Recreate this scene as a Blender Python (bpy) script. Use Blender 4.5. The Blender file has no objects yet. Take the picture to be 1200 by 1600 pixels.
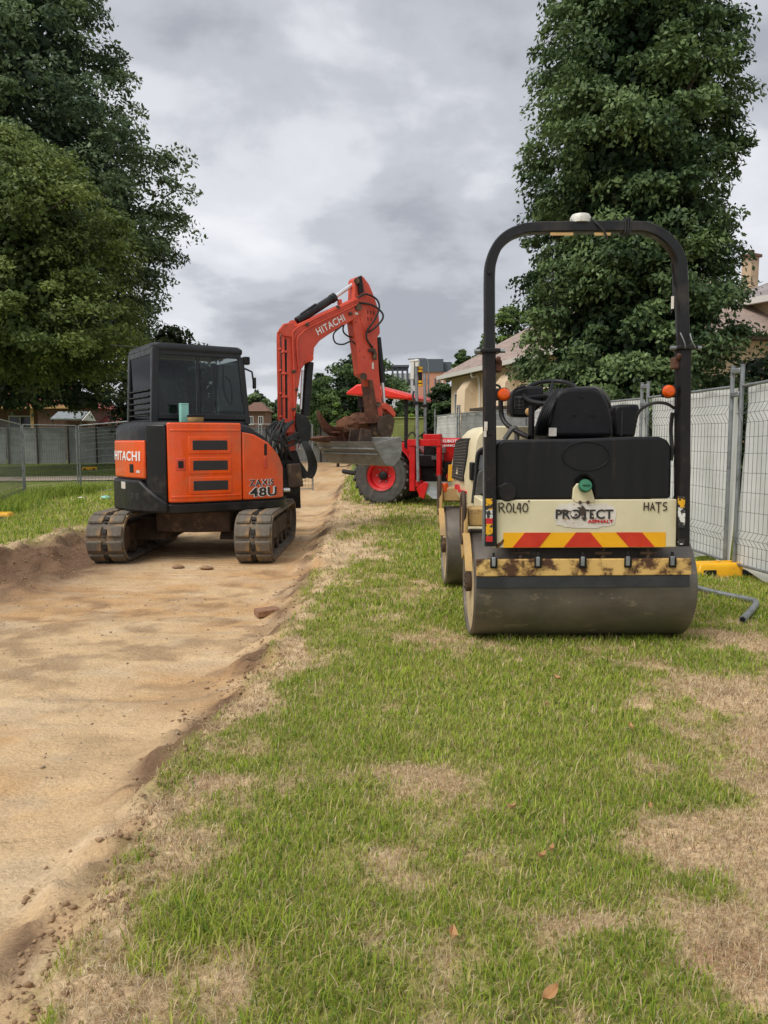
import bpy, math, random
import numpy as np
from mathutils import Matrix, Vector

random.seed(7)
RNG = np.random.default_rng(11)
scene = bpy.context.scene
C = scene.collection

# ------------------------------------------------------------------ camera
F, CX, CY, HOR, CAMH = 1200.0, 600.0, 800.0, 684.0, 1.28
PITCH = math.atan((CY - HOR) / F)
cam_data = bpy.data.cameras.new('camera')
cam = bpy.data.objects.new('camera', cam_data)
C.objects.link(cam)
cam_data.sensor_fit = 'HORIZONTAL'
cam_data.sensor_width = 36.0
cam_data.lens = 36.0 * F / 1200.0
cam_data.clip_start = 0.05
cam_data.clip_end = 3000.0
cam.location = (0, 0, CAMH)
cam.rotation_euler = (math.pi / 2 - PITCH, 0, 0)
scene.camera = cam

# ------------------------------------------------------------------ world: overcast sky
SUN_EL, SUN_AZ = math.radians(54), math.radians(228)      # azimuth measured from +Y towards +X
world = bpy.data.worlds.new('World')
scene.world = world
world.use_nodes = True
wn, wl = world.node_tree.nodes, world.node_tree.links
wn.clear()
w_out = wn.new('ShaderNodeOutputWorld')
w_sky = wn.new('ShaderNodeTexSky')
w_sky.sky_type = 'NISHITA'
w_sky.sun_disc = False
w_sky.sun_elevation = SUN_EL
w_sky.sun_rotation = SUN_AZ
w_bg1 = wn.new('ShaderNodeBackground'); w_bg1.inputs['Strength'].default_value = 0.06
wl.new(w_sky.outputs[0], w_bg1.inputs['Color'])
w_tc = wn.new('ShaderNodeTexCoord')
w_sep = wn.new('ShaderNodeSeparateXYZ'); wl.new(w_tc.outputs['Generated'], w_sep.inputs[0])
def wmath(op, a, b=None, clamp=False):
    n = wn.new('ShaderNodeMath'); n.operation = op; n.use_clamp = clamp
    for i, v in enumerate((a, b)):
        if v is None: continue
        if isinstance(v, (int, float)): n.inputs[i].default_value = v
        else: wl.new(v, n.inputs[i])
    return n.outputs[0]
zz = wmath('ADD', wmath('MAXIMUM', w_sep.outputs[2], 0.0), 0.30)
w_cmb = wn.new('ShaderNodeCombineXYZ')
wl.new(wmath('DIVIDE', w_sep.outputs[0], zz), w_cmb.inputs[0])
wl.new(wmath('DIVIDE', w_sep.outputs[1], zz), w_cmb.inputs[1])
w_cmb.inputs[2].default_value = 3.7
def wnoise(scale, detail, rough, dist, off=0.0):
    m = wn.new('ShaderNodeMapping'); m.inputs['Location'].default_value = (off, off * 0.7, off * 0.3)
    m.inputs['Scale'].default_value = (1.0, 1.0, 1.0)
    wl.new(w_cmb.outputs[0], m.inputs['Vector'])
    n = wn.new('ShaderNodeTexNoise'); n.inputs['Scale'].default_value = scale
    n.inputs['Detail'].default_value = detail; n.inputs['Roughness'].default_value = rough
    n.inputs['Distortion'].default_value = dist
    wl.new(m.outputs[0], n.inputs['Vector'])
    return n.outputs[0]
n_big = wnoise(1.25, 2.0, 0.5, 0.1, 4.2)
n_mid = wnoise(3.2, 8.0, 0.52, 0.15, 1.3)
w_f = wmath('ADD', wmath('MULTIPLY', n_big, 0.56), wmath('MULTIPLY', n_mid, 0.44))
w_ramp = wn.new('ShaderNodeValToRGB')
w_ramp.color_ramp.interpolation = 'EASE'
e = w_ramp.color_ramp.elements
e[0].position = 0.39; e[0].color = (0.33, 0.345, 0.385, 1)
e[1].position = 0.63; e[1].color = (0.72, 0.73, 0.76, 1)
e2 = e.new(0.46); e2.color = (0.45, 0.465, 0.505, 1)
e3 = e.new(0.525); e3.color = (0.60, 0.615, 0.65, 1)
wl.new(w_f, w_ramp.inputs[0])
w_bg2 = wn.new('ShaderNodeBackground'); w_bg2.inputs['Strength'].default_value = 0.64
wl.new(w_ramp.outputs[0], w_bg2.inputs['Color'])
w_mix = wn.new('ShaderNodeMixShader'); w_mix.inputs[0].default_value = 0.95
wl.new(w_bg1.outputs[0], w_mix.inputs[1]); wl.new(w_bg2.outputs[0], w_mix.inputs[2])
wl.new(w_mix.outputs[0], w_out.inputs['Surface'])

sun_data = bpy.data.lights.new('sun', 'SUN')
sun_data.energy = 1.3
sun_data.angle = math.radians(35)
sun_data.color = (1.0, 0.965, 0.91)
sun = bpy.data.objects.new('sun', sun_data)
C.objects.link(sun)
sdir = Vector((math.sin(SUN_AZ) * math.cos(SUN_EL), math.cos(SUN_AZ) * math.cos(SUN_EL), math.sin(SUN_EL)))
sun.rotation_euler = sdir.to_track_quat('Z', 'Y').to_euler()
sun.location = (0, 0, 30)

scene.view_settings.view_transform = 'Standard'
scene.view_settings.look = 'None'
scene.view_settings.gamma = 1.0
scene.view_settings.exposure = 1.0
scene.view_settings.use_curve_mapping = False

# ------------------------------------------------------------------ pixels to places
def ray(u, v):
    a, b = CX * 0 + (u - CX), CY - v
    return Vector((a, F * math.cos(PITCH) + b * math.sin(PITCH), b * math.cos(PITCH) - F * math.sin(PITCH)))
CAMP = Vector((0, 0, CAMH))
def gp(u, v, z=0.0):                      # the point of the ground at height z seen at a pixel
    d = ray(u, v)
    return CAMP + d * ((z - CAMH) / d.z)
def at(u, v, Y):                          # the point of the upright plane y = Y seen at a pixel
    d = ray(u, v)
    return CAMP + d * (Y / d.y)
def on_plane(u, v, P, N):
    d = ray(u, v)
    return CAMP + d * ((P - CAMP).dot(N) / d.dot(N))

# ------------------------------------------------------------------ materials
MATS = {}
def lin(r, g, b):
    f = lambda c: (c / 255 / 12.92) if c / 255 <= 0.04045 else ((c / 255 + 0.055) / 1.055) ** 2.4
    return (f(r), f(g), f(b))
def pmat(name, c1, c2=None, rough=0.5, metal=0.0, scale=6.0, lo=0.35, hi=0.65, bump=0.0, bscale=60.0,
         c3=None, s3=9.0, lo3=0.6, hi3=0.66, rough3=0.8, spec=0.5, rvar=0.12, stretch=(1, 1, 1), coat=0.0, attr=None, transl=0.0):
    m = bpy.data.materials.new(name); m.use_nodes = True
    MATS[name] = m
    N, L = m.node_tree.nodes, m.node_tree.links
    b = N['Principled BSDF']
    tc = N.new('ShaderNodeTexCoord')
    mp = N.new('ShaderNodeMapping'); mp.inputs['Scale'].default_value = stretch
    L.new(tc.outputs['Object'], mp.inputs['Vector'])
    def noise(sc, det=6.0, ro=0.6):
        n = N.new('ShaderNodeTexNoise'); n.inputs['Scale'].default_value = sc
        n.inputs['Detail'].default_value = det; n.inputs['Roughness'].default_value = ro
        L.new(mp.outputs[0], n.inputs['Vector']); return n.outputs[0]
    def rng(s, a, z, o0=0.0, o1=1.0):
        r = N.new('ShaderNodeMapRange'); r.inputs[1].default_value = a; r.inputs[2].default_value = z
        r.inputs[3].default_value = o0; r.inputs[4].default_value = o1
        L.new(s, r.inputs[0]); return r.outputs[0]
    def mix(f, a, c):
        x = N.new('ShaderNodeMix'); x.data_type = 'RGBA'
        L.new(f, x.inputs[0])
        for i, v in ((6, a), (7, c)):
            if isinstance(v, tuple): x.inputs[i].default_value = (*v, 1)
            else: L.new(v, x.inputs[i])
        return x.outputs[2]
    n1 = noise(scale)
    base = c1
    if attr:
        an = N.new('ShaderNodeAttribute'); an.attribute_name = attr
        base = an.outputs['Color']
        if c2 is not None:
            x = N.new('ShaderNodeMix'); x.data_type = 'RGBA'; x.blend_type = 'MULTIPLY'; x.inputs[0].default_value = 1
            L.new(base, x.inputs[6]); L.new(mix(rng(n1, lo, hi), c1, c2), x.inputs[7]); base = x.outputs[2]
    elif c2 is not None:
        base = mix(rng(n1, lo, hi), c1, c2)
    rsock = rng(noise(scale * 2.3), 0.3, 0.7, max(0.02, rough - rvar), min(1, rough + rvar))
    if c3 is not None:
        f3 = rng(noise(s3, 8.0, 0.65), lo3, hi3)
        base = mix(f3, base, c3)
        rm = N.new('ShaderNodeMix'); L.new(f3, rm.inputs[0]); L.new(rsock, rm.inputs[2]); rm.inputs[3].default_value = rough3
        rsock = rm.outputs[0]
    if isinstance(base, tuple): b.inputs['Base Color'].default_value = (*base, 1)
    else: L.new(base, b.inputs['Base Color'])
    L.new(rsock, b.inputs['Roughness'])
    b.inputs['Metallic'].default_value = metal
    b.inputs['Specular IOR Level'].default_value = spec
    b.inputs['Coat Weight'].default_value = coat
    if bump > 0:
        bn = N.new('ShaderNodeBump'); bn.inputs['Strength'].default_value = bump; bn.inputs['Distance'].default_value = 0.02
        L.new(noise(bscale, 8.0, 0.65), bn.inputs['Height']); L.new(bn.outputs[0], b.inputs['Normal'])
    if transl > 0:
        t = N.new('ShaderNodeBsdfTranslucent')
        if isinstance(base, tuple): t.inputs[0].default_value = (*base, 1)
        else: L.new(base, t.inputs[0])
        ms = N.new('ShaderNodeMixShader'); ms.inputs[0].default_value = transl
        L.new(b.outputs[0], ms.inputs[1]); L.new(t.outputs[0], ms.inputs[2])
        L.new(ms.outputs[0], N['Material Output'].inputs['Surface'])
    return m
def glassmat(name, tint, ior=1.33):
    m = bpy.data.materials.new(name); m.use_nodes = True; MATS[name] = m
    N, L = m.node_tree.nodes, m.node_tree.links
    N.remove(N['Principled BSDF'])
    t = N.new('ShaderNodeBsdfTransparent'); t.inputs[0].default_value = (*tint, 1)
    g = N.new('ShaderNodeBsdfGlossy'); g.inputs['Roughness'].default_value = 0.02; g.inputs[0].default_value = (0.9, 0.92, 0.95, 1)
    fr = N.new('ShaderNodeFresnel'); fr.inputs[0].default_value = ior
    ms = N.new('ShaderNodeMixShader'); L.new(fr.outputs[0], ms.inputs[0])
    L.new(t.outputs[0], ms.inputs[1]); L.new(g.outputs[0], ms.inputs[2])
    L.new(ms.outputs[0], N['Material Output'].inputs['Surface'])
    return m

RUST = (0.085, 0.036, 0.016)
pmat('orange_paint', lin(236, 88, 18), lin(222, 76, 14), rough=0.28, scale=3, coat=0.3, c3=lin(172, 112, 70), s3=3.2, lo3=0.5, hi3=0.95, rough3=0.6, bump=0.03, bscale=5)
pmat('orange_faded', lin(216, 82, 56), lin(196, 66, 42), rough=0.45, scale=3, c3=lin(116, 58, 40), s3=14, lo3=0.6, hi3=0.72)
pmat('red_paint', lin(205, 26, 26), lin(180, 18, 20), rough=0.4, scale=4, c3=lin(120, 30, 26), s3=12, lo3=0.64, hi3=0.78)
pmat('red_canopy', lin(226, 44, 24), lin(214, 38, 20), rough=0.4, scale=3)
pmat('black_paint', (0.009, 0.009, 0.010), (0.013, 0.013, 0.014), rough=0.4, scale=5, c3=(0.085, 0.07, 0.055), s3=4, lo3=0.52, hi3=0.9, spec=0.35)
pmat('black_steel', (0.009, 0.008, 0.009), (0.018, 0.015, 0.014), rough=0.5, scale=8, c3=(0.06, 0.036, 0.024), s3=16, lo3=0.6, hi3=0.75, bump=0.1, spec=0.3)
pmat('black_plastic', (0.007, 0.007, 0.0085), (0.012, 0.012, 0.0135), rough=0.5, scale=4, c3=(0.04, 0.034, 0.028), s3=5, lo3=0.62, hi3=0.95, bump=0.06, bscale=200, spec=0.3)
pmat('charcoal_paint', (0.018, 0.019, 0.022), (0.026, 0.027, 0.03), rough=0.4, scale=5, spec=0.35)
pmat('hose_rubber', (0.012, 0.012, 0.013), (0.025, 0.024, 0.022), rough=0.6, scale=14)
pmat('seat_vinyl', (0.007, 0.007, 0.008), (0.011, 0.011, 0.012), rough=0.5, scale=10, bump=0.1, bscale=150, spec=0.3)
pmat('seat_grey', lin(92, 90, 86), lin(74, 72, 68), rough=0.65, scale=10)
pmat('track_rubber', lin(112, 104, 92), lin(88, 82, 74), rough=0.9, scale=7, c3=lin(142, 118, 86), s3=5, lo3=0.48, hi3=0.62, bump=0.3, bscale=50)
pmat('track_dark', (0.02, 0.019, 0.018), (0.045, 0.038, 0.03), rough=0.85, scale=16)
pmat('dirty_steel', lin(58, 44, 36), lin(84, 66, 52), rough=0.8, scale=7, c3=lin(128, 104, 76), s3=8, lo3=0.55, hi3=0.7, bump=0.2)
pmat('chrome_rod', (0.78, 0.79, 0.81), (0.66, 0.66, 0.67), rough=0.25, metal=0.6, scale=10)
pmat('galvanised', lin(158, 162, 164), lin(126, 130, 132), rough=0.5, metal=0.55, scale=10, c3=lin(104, 102, 98), s3=10, lo3=0.6, hi3=0.75)
pmat('wire_steel', lin(92, 95, 95), lin(72, 75, 75), rough=0.55, metal=0.4, scale=4)
pmat('bucket_grey', lin(150, 150, 146), lin(118, 117, 112), rough=0.55, metal=0.25, scale=5, c3=lin(132, 116, 98), s3=6, lo3=0.55, hi3=0.72, bump=0.1, stretch=(1, 1, 3))
pmat('rust_brown', lin(112, 72, 52), lin(82, 52, 40), rough=0.9, scale=9, c3=lin(142, 96, 66), s3=13, lo3=0.55, hi3=0.66, bump=0.4)
pmat('caked_soil', lin(128, 84, 58), lin(92, 62, 46), rough=1.0, scale=7, bump=0.8, bscale=22)
pmat('cream_paint', lin(226, 214, 178), lin(212, 199, 162), rough=0.5, scale=3, c3=lin(168, 142, 104), s3=7, lo3=0.66, hi3=0.86, rvar=0.08)
pmat('cream_chipped', lin(222, 211, 176), lin(208, 197, 162), rough=0.5, scale=3, c3=lin(120, 82, 54), s3=11, lo3=0.72, hi3=0.76)
pmat('yellow_rusty', lin(222, 184, 112), lin(206, 164, 92), rough=0.6, scale=4, c3=RUST, s3=8, lo3=0.46, hi3=0.56, bump=0.15)
pmat('yellow_frame', lin(204, 166, 100), lin(168, 140, 100), rough=0.6, scale=5, c3=lin(112, 78, 52), s3=8, lo3=0.56, hi3=0.7, bump=0.12)
pmat('drum_steel', lin(132, 124, 115), lin(104, 97, 90), rough=0.45, metal=0.45, scale=4, c3=lin(168, 150, 128), s3=13, lo3=0.6, hi3=0.72, bump=0.1, bscale=90, stretch=(0.6, 1, 1))
pmat('drum_face', lin(206, 184, 144), lin(172, 148, 112), rough=0.85, scale=5, c3=lin(110, 78, 52), s3=8, lo3=0.6, hi3=0.75)
pmat('scraper_rubber', (0.022, 0.024, 0.027), (0.04, 0.041, 0.043), rough=0.6, scale=9)
pmat('reflect_yellow', lin(244, 180, 20), lin(236, 168, 14), rough=0.35, scale=8)
pmat('reflect_red', lin(208, 56, 30), lin(192, 44, 26), rough=0.35, scale=8)
pmat('sticker_white', lin(224, 216, 206), lin(206, 196, 184), rough=0.5, scale=12, c3=lin(180, 150, 120), s3=24, lo3=0.6, hi3=0.68)
pmat('sticker_flaked', lin(238, 178, 24), lin(226, 165, 20), rough=0.45, scale=6, c3=(0.03, 0.028, 0.027), s3=18, lo3=0.5, hi3=0.53)
pmat('sticker_white_flaked', lin(230, 228, 222), lin(210, 206, 200), rough=0.45, scale=6, c3=(0.03, 0.028, 0.027), s3=26, lo3=0.5, hi3=0.53)
pmat('print_black', (0.02, 0.018, 0.018), rough=0.55)
pmat('print_brown', (0.05, 0.035, 0.025), rough=0.7)
pmat('print_white', lin(236, 236, 232), rough=0.45)
pmat('print_red', lin(196, 36, 40), rough=0.5)
pmat('cap_green', lin(58, 124, 92), lin(44, 104, 76), rough=0.45, scale=20)
pmat('mint_box', lin(150, 206, 190), rough=0.6)
pmat('tan_card', lin(198, 160, 104), lin(184, 146, 92), rough=0.7, scale=10)
pmat('yellow_plastic', lin(240, 182, 24), lin(226, 164, 16), rough=0.5, scale=5, c3=lin(170, 130, 60), s3=10, lo3=0.6, hi3=0.75)
pmat('tyre_rubber', lin(82, 80, 76), lin(62, 60, 57), rough=0.9, scale=9, c3=lin(118, 106, 88), s3=7, lo3=0.55, hi3=0.7)
pmat('shade_cloth_white', lin(246, 246, 244), lin(232, 233, 230), rough=0.8, scale=2, bump=0.25, bscale=3, transl=0.3)
pmat('shade_cloth_grey', lin(176, 178, 175), lin(152, 154, 151), rough=0.9, scale=2, bump=0.2, bscale=4, transl=0.2)
pmat('render_cream', lin(230, 208, 176), lin(214, 190, 158), rough=0.9, scale=0.6, c3=lin(188, 160, 130), s3=1.4, lo3=0.55, hi3=0.7, bump=0.1)
pmat('brick_cream', lin(206, 180, 148), lin(186, 160, 130), rough=0.9, scale=1.5)
pmat('brick_brown', lin(124, 92, 74), lin(98, 72, 60), rough=0.9, scale=6, bump=0.2)
pmat('roof_tile_pink', lin(172, 150, 138), lin(146, 128, 118), rough=0.85, scale=0.9, c3=lin(126, 110, 102), s3=3, lo3=0.5, hi3=0.65, stretch=(1, 1, 5))
pmat('roof_tile_grey', lin(160, 152, 150), lin(134, 126, 124), rough=0.85, scale=1, c3=lin(112, 100, 94), s3=3, lo3=0.52, hi3=0.66, stretch=(1, 1, 5))
pmat('roof_red', lin(150, 66, 58), lin(124, 54, 50), rough=0.8, scale=1)
pmat('awning_metal', lin(170, 176, 178), lin(146, 150, 152), rough=0.5, metal=0.3, scale=4)
pmat('trim_white', lin(214, 210, 202), rough=0.7)
pmat('window_dark', (0.025, 0.03, 0.035), (0.04, 0.045, 0.05), rough=0.12, scale=1)
pmat('timber_dark', lin(70, 58, 50), lin(92, 78, 66), rough=0.85, scale=8)
pmat('city_white', lin(206, 210, 216), lin(190, 195, 203), rough=0.8, scale=0.05)
pmat('city_orange', lin(206, 146, 122), lin(196, 134, 112), rough=0.8, scale=0.05)
pmat('city_dark', lin(84, 90, 100), rough=0.7)
pmat('olive_paint', lin(136, 142, 78), lin(122, 128, 68), rough=0.6, scale=2)
pmat('bark', lin(84, 72, 60), lin(58, 50, 42), rough=0.95, scale=5, bump=0.6, bscale=14, stretch=(1, 1, 0.25))
pmat('leaf', (1.0, 1.0, 1.0), (0.8, 0.84, 0.78), rough=0.55, scale=1.5, attr='col', transl=0.25, spec=0.3)
pmat('grass_blade', (1, 1, 1), (0.85, 0.85, 0.85), rough=0.6, scale=3, attr='col', transl=0.42, spec=0.25)
pmat('dead_leaf', lin(196, 156, 108), lin(160, 118, 78), rough=0.8, scale=20)
pmat('paver', lin(150, 112, 84), lin(128, 94, 72), rough=0.9, scale=14, bump=0.3)
pmat('stone_grey', lin(176, 156, 130), lin(140, 120, 98), rough=0.95, scale=9, bump=0.4)
pmat('clod_soil', lin(172, 142, 108), lin(132, 104, 78), rough=1.0, scale=12, bump=0.6)
pmat('moldboard', lin(168, 172, 172), lin(140, 143, 142), rough=0.45, metal=0.5, scale=6)
pmat('amber_lens', lin(226, 92, 8), lin(200, 70, 4), rough=0.2, scale=10)
pmat('beacon_white', lin(222, 220, 212), lin(200, 196, 186), rough=0.4, scale=20, c3=lin(120, 116, 110), s3=26, lo3=0.6, hi3=0.66)
pmat('mesh_dark', (0.012, 0.012, 0.013), (0.03, 0.03, 0.03), rough=0.6, scale=180, lo=0.45, hi=0.55)
glassmat('cab_glass', (0.62, 0.66, 0.64), 1.38)
glassmat('cab_glass_rear', (0.30, 0.30, 0.30), 1.12)
pmat('tank_plastic', (0.007, 0.007, 0.0085), (0.011, 0.011, 0.0125), rough=0.48, scale=4, c3=(0.05, 0.036, 0.024), s3=5, lo3=0.56, hi3=0.9, bump=0.06, bscale=200, spec=0.3, stretch=(2.5, 1, 0.35))

# ------------------------------------------------------------------ mesh building
class MB:
    def __init__(s, M=None): s.v, s.f, s.M = [], [], M or Matrix.Identity(4)
    def add(s, vs, fs):
        o = len(s.v)
        s.v += [tuple(s.M @ Vector(p)) for p in vs]
        s.f += [tuple(i + o for i in f) for f in fs]
        return s
    def box(s, c, d, R=None):
        hx, hy, hz = d[0] / 2, d[1] / 2, d[2] / 2
        vs = [Vector((x, y, z)) for x in (-hx, hx) for y in (-hy, hy) for z in (-hz, hz)]
        if R is not None: vs = [R @ p for p in vs]
        c = Vector(c)
        return s.add([c + p for p in vs], [(0, 1, 3, 2), (4, 6, 7, 5), (0, 4, 5, 1), (2, 3, 7, 6), (0, 2, 6, 4), (1, 5, 7, 3)])
    def b2(s, a, b):
        return s.box([(a[i] + b[i]) / 2 for i in range(3)], [abs(b[i] - a[i]) for i in range(3)])
    def prism(s, poly, axis, a, b):
        n = len(poly)
        P = {'x': lambda p, t: (t, p[0], p[1]), 'y': lambda p, t: (p[0], t, p[1]), 'z': lambda p, t: (p[0], p[1], t)}[axis]
        vs = [P(p, a) for p in poly] + [P(p, b) for p in poly]
        fs = [tuple(range(n))[::-1], tuple(range(n, 2 * n))] + [(i, (i + 1) % n, n + (i + 1) % n, n + i) for i in range(n)]
        return s.add(vs, fs)
    def loft(s, rings, cap=True, closed=True):
        n = len(rings[0]); vs = [p for r in rings for p in r]; fs = []
        for k in range(len(rings) - 1):
            for i in range(n if closed else n - 1):
                j = (i + 1) % n
                fs.append((k * n + i, k * n + j, (k + 1) * n + j, (k + 1) * n + i))
        if cap: fs += [tuple(range(n))[::-1], tuple(range((len(rings) - 1) * n, len(rings) * n))]
        return s.add(vs, fs)
    def tube(s, pts, r, n=8, cap=True):
        pts = [Vector(p) for p in pts]; rr = r if isinstance(r, (list, tuple)) else [r] * len(pts)
        rings = []; ref = None
        for i, p in enumerate(pts):
            t = (pts[min(i + 1, len(pts) - 1)] - pts[max(i - 1, 0)])
            t = t.normalized() if t.length > 1e-9 else Vector((0, 0, 1))
            if ref is None: ref = Vector((0, 0, 1)) if abs(t.z) < 0.9 else Vector((1, 0, 0))
            a = (ref - t * ref.dot(t)).normalized(); b = t.cross(a); ref = a
            rings.append([p + (a * math.cos(2 * math.pi * k / n) + b * math.sin(2 * math.pi * k / n)) * rr[i] for k in range(n)])
        return s.loft(rings, cap)
    def sweep(s, pts, sec, ref, cap=True):     # a section (list of (a, b)) along pts; a lies along ref, b across
        pts = [Vector(p) for p in pts]; ref = Vector(ref).normalized(); rings = []
        for i, p in enumerate(pts):
            t = (pts[min(i + 1, len(pts) - 1)] - pts[max(i - 1, 0)]).normalized()
            b = t.cross(ref).normalized()
            rings.append([p + ref * q[0] + b * q[1] for q in sec])
        return s.loft(rings, cap)
    def lathe(s, prof, o, axis, n=24, cap=True):         # prof: (radius, along)
        ax = Vector(axis).normalized(); a = ax.orthogonal().normalized(); b = ax.cross(a); o = Vector(o)
        return s.loft([[o + ax * t + (a * math.cos(2 * math.pi * k / n) + b * math.sin(2 * math.pi * k / n)) * max(r, 1e-4) for k in range(n)] for r, t in prof], cap)

def smooth_curve(pts, k=6):                    # Catmull-Rom
    pts = [Vector(p) for p in pts]; out = []
    for i in range(len(pts) - 1):
        p0, p1, p2, p3 = pts[max(i - 1, 0)], pts[i], pts[i + 1], pts[min(i + 2, len(pts) - 1)]
        for j in range(k):
            t = j / k
            out.append(0.5 * ((2 * p1) + (p2 - p0) * t + (2 * p0 - 5 * p1 + 4 * p2 - p3) * t * t + (3 * p1 - p0 - 3 * p2 + p3) * t ** 3))
    out.append(pts[-1]); return out

def link(name, me, mat, parent=None):
    o = bpy.data.objects.new(name, me); C.objects.link(o)
    if mat and not me.materials: me.materials.append(MATS[mat])
    if parent is not None: o.parent = parent
    return o
def part(name, mb, mat, parent=None, bevel=0.0, seg=2, angle=40, kind=None, label=None):
    me = bpy.data.meshes.new(name)
    me.from_pydata(mb.v, [], mb.f)
    import bmesh
    bm = bmesh.new(); bm.from_mesh(me); bmesh.ops.recalc_face_normals(bm, faces=bm.faces); bm.to_mesh(me); bm.free()
    me.polygons.foreach_set('use_smooth', [True] * len(me.polygons))
    me.set_sharp_from_angle(angle=math.radians(angle))
    o = link(name, me, mat, parent)
    if bevel > 0:
        md = o.modifiers.new('bevel', 'BEVEL'); md.width = bevel; md.segments = seg
        md.limit_method = 'ANGLE'; md.angle_limit = math.radians(35); md.harden_normals = False
    if kind: o['kind'] = kind
    if label: o['label'] = label
    return o
def tag(o, label, cat, group=None):
    o['label'] = label; o['category'] = cat
    if group: o['group'] = group
    return o
def thing(name, loc, label, cat, rz=0.0, group=None):
    o = bpy.data.objects.new(name, None); C.objects.link(o)
    o.empty_display_size = 0.2
    o.location = loc; o.rotation_euler = (0, 0, rz)
    return tag(o, label, cat, group)
def struct(o): o['kind'] = 'structure'; return o

def text_mesh(txt, size, bold=0.0, extrude=0.0015, align='LEFT', spacing=1.0):
    cu = bpy.data.curves.new('lettering', 'FONT'); cu.body = txt; cu.size = size; cu.extrude = extrude
    cu.offset = bold; cu.align_x = align; cu.space_character = spacing; cu.resolution_u = 3
    o = bpy.data.objects.new('lettering', cu); C.objects.link(o)
    dg = bpy.context.evaluated_depsgraph_get(); dg.update()
    me = bpy.data.meshes.new_from_object(o.evaluated_get(dg))
    bpy.data.objects.remove(o); bpy.data.curves.remove(cu)
    me.materials.clear()
    return me
def lettering(name, txt, size, origin, right, up, mat, parent, bold=0.0, align='LEFT', spacing=1.0, sx=1.0, extrude=0.0015):
    me = text_mesh(txt, size, bold, extrude, align, spacing)
    r, u = Vector(right).normalized(), Vector(up).normalized(); n = r.cross(u)
    M = Matrix(((r.x, u.x, n.x, origin[0]), (r.y, u.y, n.y, origin[1]), (r.z, u.z, n.z, origin[2]), (0, 0, 0, 1)))
    me.transform(M @ Matrix.Diagonal((sx, 1, 1, 1)))
    return link(name, me, mat, parent)

# ------------------------------------------------------------------ numpy noise and big meshes
def _h(ix, iy, seed):
    n = (ix.astype(np.int64) * 374761393 + iy.astype(np.int64) * 668265263 + seed * 1442695041) & 0xFFFFFFFF
    n = ((n ^ (n >> 13)) * 1274126177) & 0xFFFFFFFF
    return ((n ^ (n >> 16)) & 0xFFFF) / 65535.0
def vnoise(x, y, seed=0):
    ix, iy = np.floor(x), np.floor(y); fx, fy = x - ix, y - iy
    fx = fx * fx * (3 - 2 * fx); fy = fy * fy * (3 - 2 * fy)
    a, b, c, d = _h(ix, iy, seed), _h(ix + 1, iy, seed), _h(ix, iy + 1, seed), _h(ix + 1, iy + 1, seed)
    return (a * (1 - fx) + b * fx) * (1 - fy) + (c * (1 - fx) + d * fx) * fy
def fbm(x, y, seed=0, o=4):
    s, a, t = 0.0, 0.5, 0.0
    for k in range(o):
        s = s + a * vnoise(x * 2 ** k + 17.3 * k, y * 2 ** k - 9.1 * k, seed + k); t += a; a *= 0.55
    return s / t
def sstep(a, b, x):
    t = np.clip((x - a) / (b - a), 0, 1); return t * t * (3 - 2 * t)
def big_mesh(name, V, faces, nside, mat, col=None, parent=None):
    me = bpy.data.meshes.new(name)
    me.vertices.add(len(V)); me.vertices.foreach_set('co', V.astype(np.float32).ravel())
    me.loops.add(faces.size); me.loops.foreach_set('vertex_index', faces.astype(np.int32).ravel())
    me.polygons.add(len(faces)); me.polygons.foreach_set('loop_start', (np.arange(len(faces)) * nside).astype(np.int32))
    me.update(calc_edges=True)
    if col is not None:
        ca = me.color_attributes.new('col', 'FLOAT_COLOR', 'POINT')
        ca.data.foreach_set('color', np.concatenate([col, np.ones((len(col), 1))], 1).astype(np.float32).ravel())
    return link(name, me, mat, parent)

# ================================================================== THE GROUND
ROADZ = -0.15
_edge = [(40, 1640), (100, 1500), (190, 1390), (265, 1265), (330, 1160), (380, 1085), (440, 1000), (490, 915), (512, 870), (528, 800), (540, 760)]
_ep = [gp(u, v) for u, v in _edge]
EY = np.array([-6.0, 0.8] + [p.y for p in _ep] + [27, 60, 130])
EX = np.array([-0.9, -0.85] + [p.x for p in _ep] + [-1.2, -2.2, -5])
LY = np.array([-6.0, 6.0, 8.7, 10.5, 13.5, 20, 30, 60, 130])
LX = np.array([-4.6, -4.5, -4.35, -4.2, -4.75, -5.2, -5.6, -6.6, -12])
def road_d(x, y):                       # metres inside the dirt road (negative: outside)
    w = (fbm(x * 1.3, y * 1.3, 5, 4) - 0.5) * 0.36 + (fbm(x * 7, y * 7, 8, 3) - 0.5) * 0.12
    return np.minimum(np.interp(y, EY, EX) - x, x - np.interp(y, LY, LX)) + w
def flat_spots(x, y):
    f = np.zeros_like(x)
    for cx, cy, rx, ry in ((1.22, 5.05, 1.0, 0.7), (1.18, 6.75, 1.0, 0.7), (-2.3, 9.75, 1.6, 1.9)):
        f = np.maximum(f, 1 - sstep(0.8, 1.25, np.sqrt(((x - cx) / rx) ** 2 + ((y - cy) / ry) ** 2)))
    return f
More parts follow.
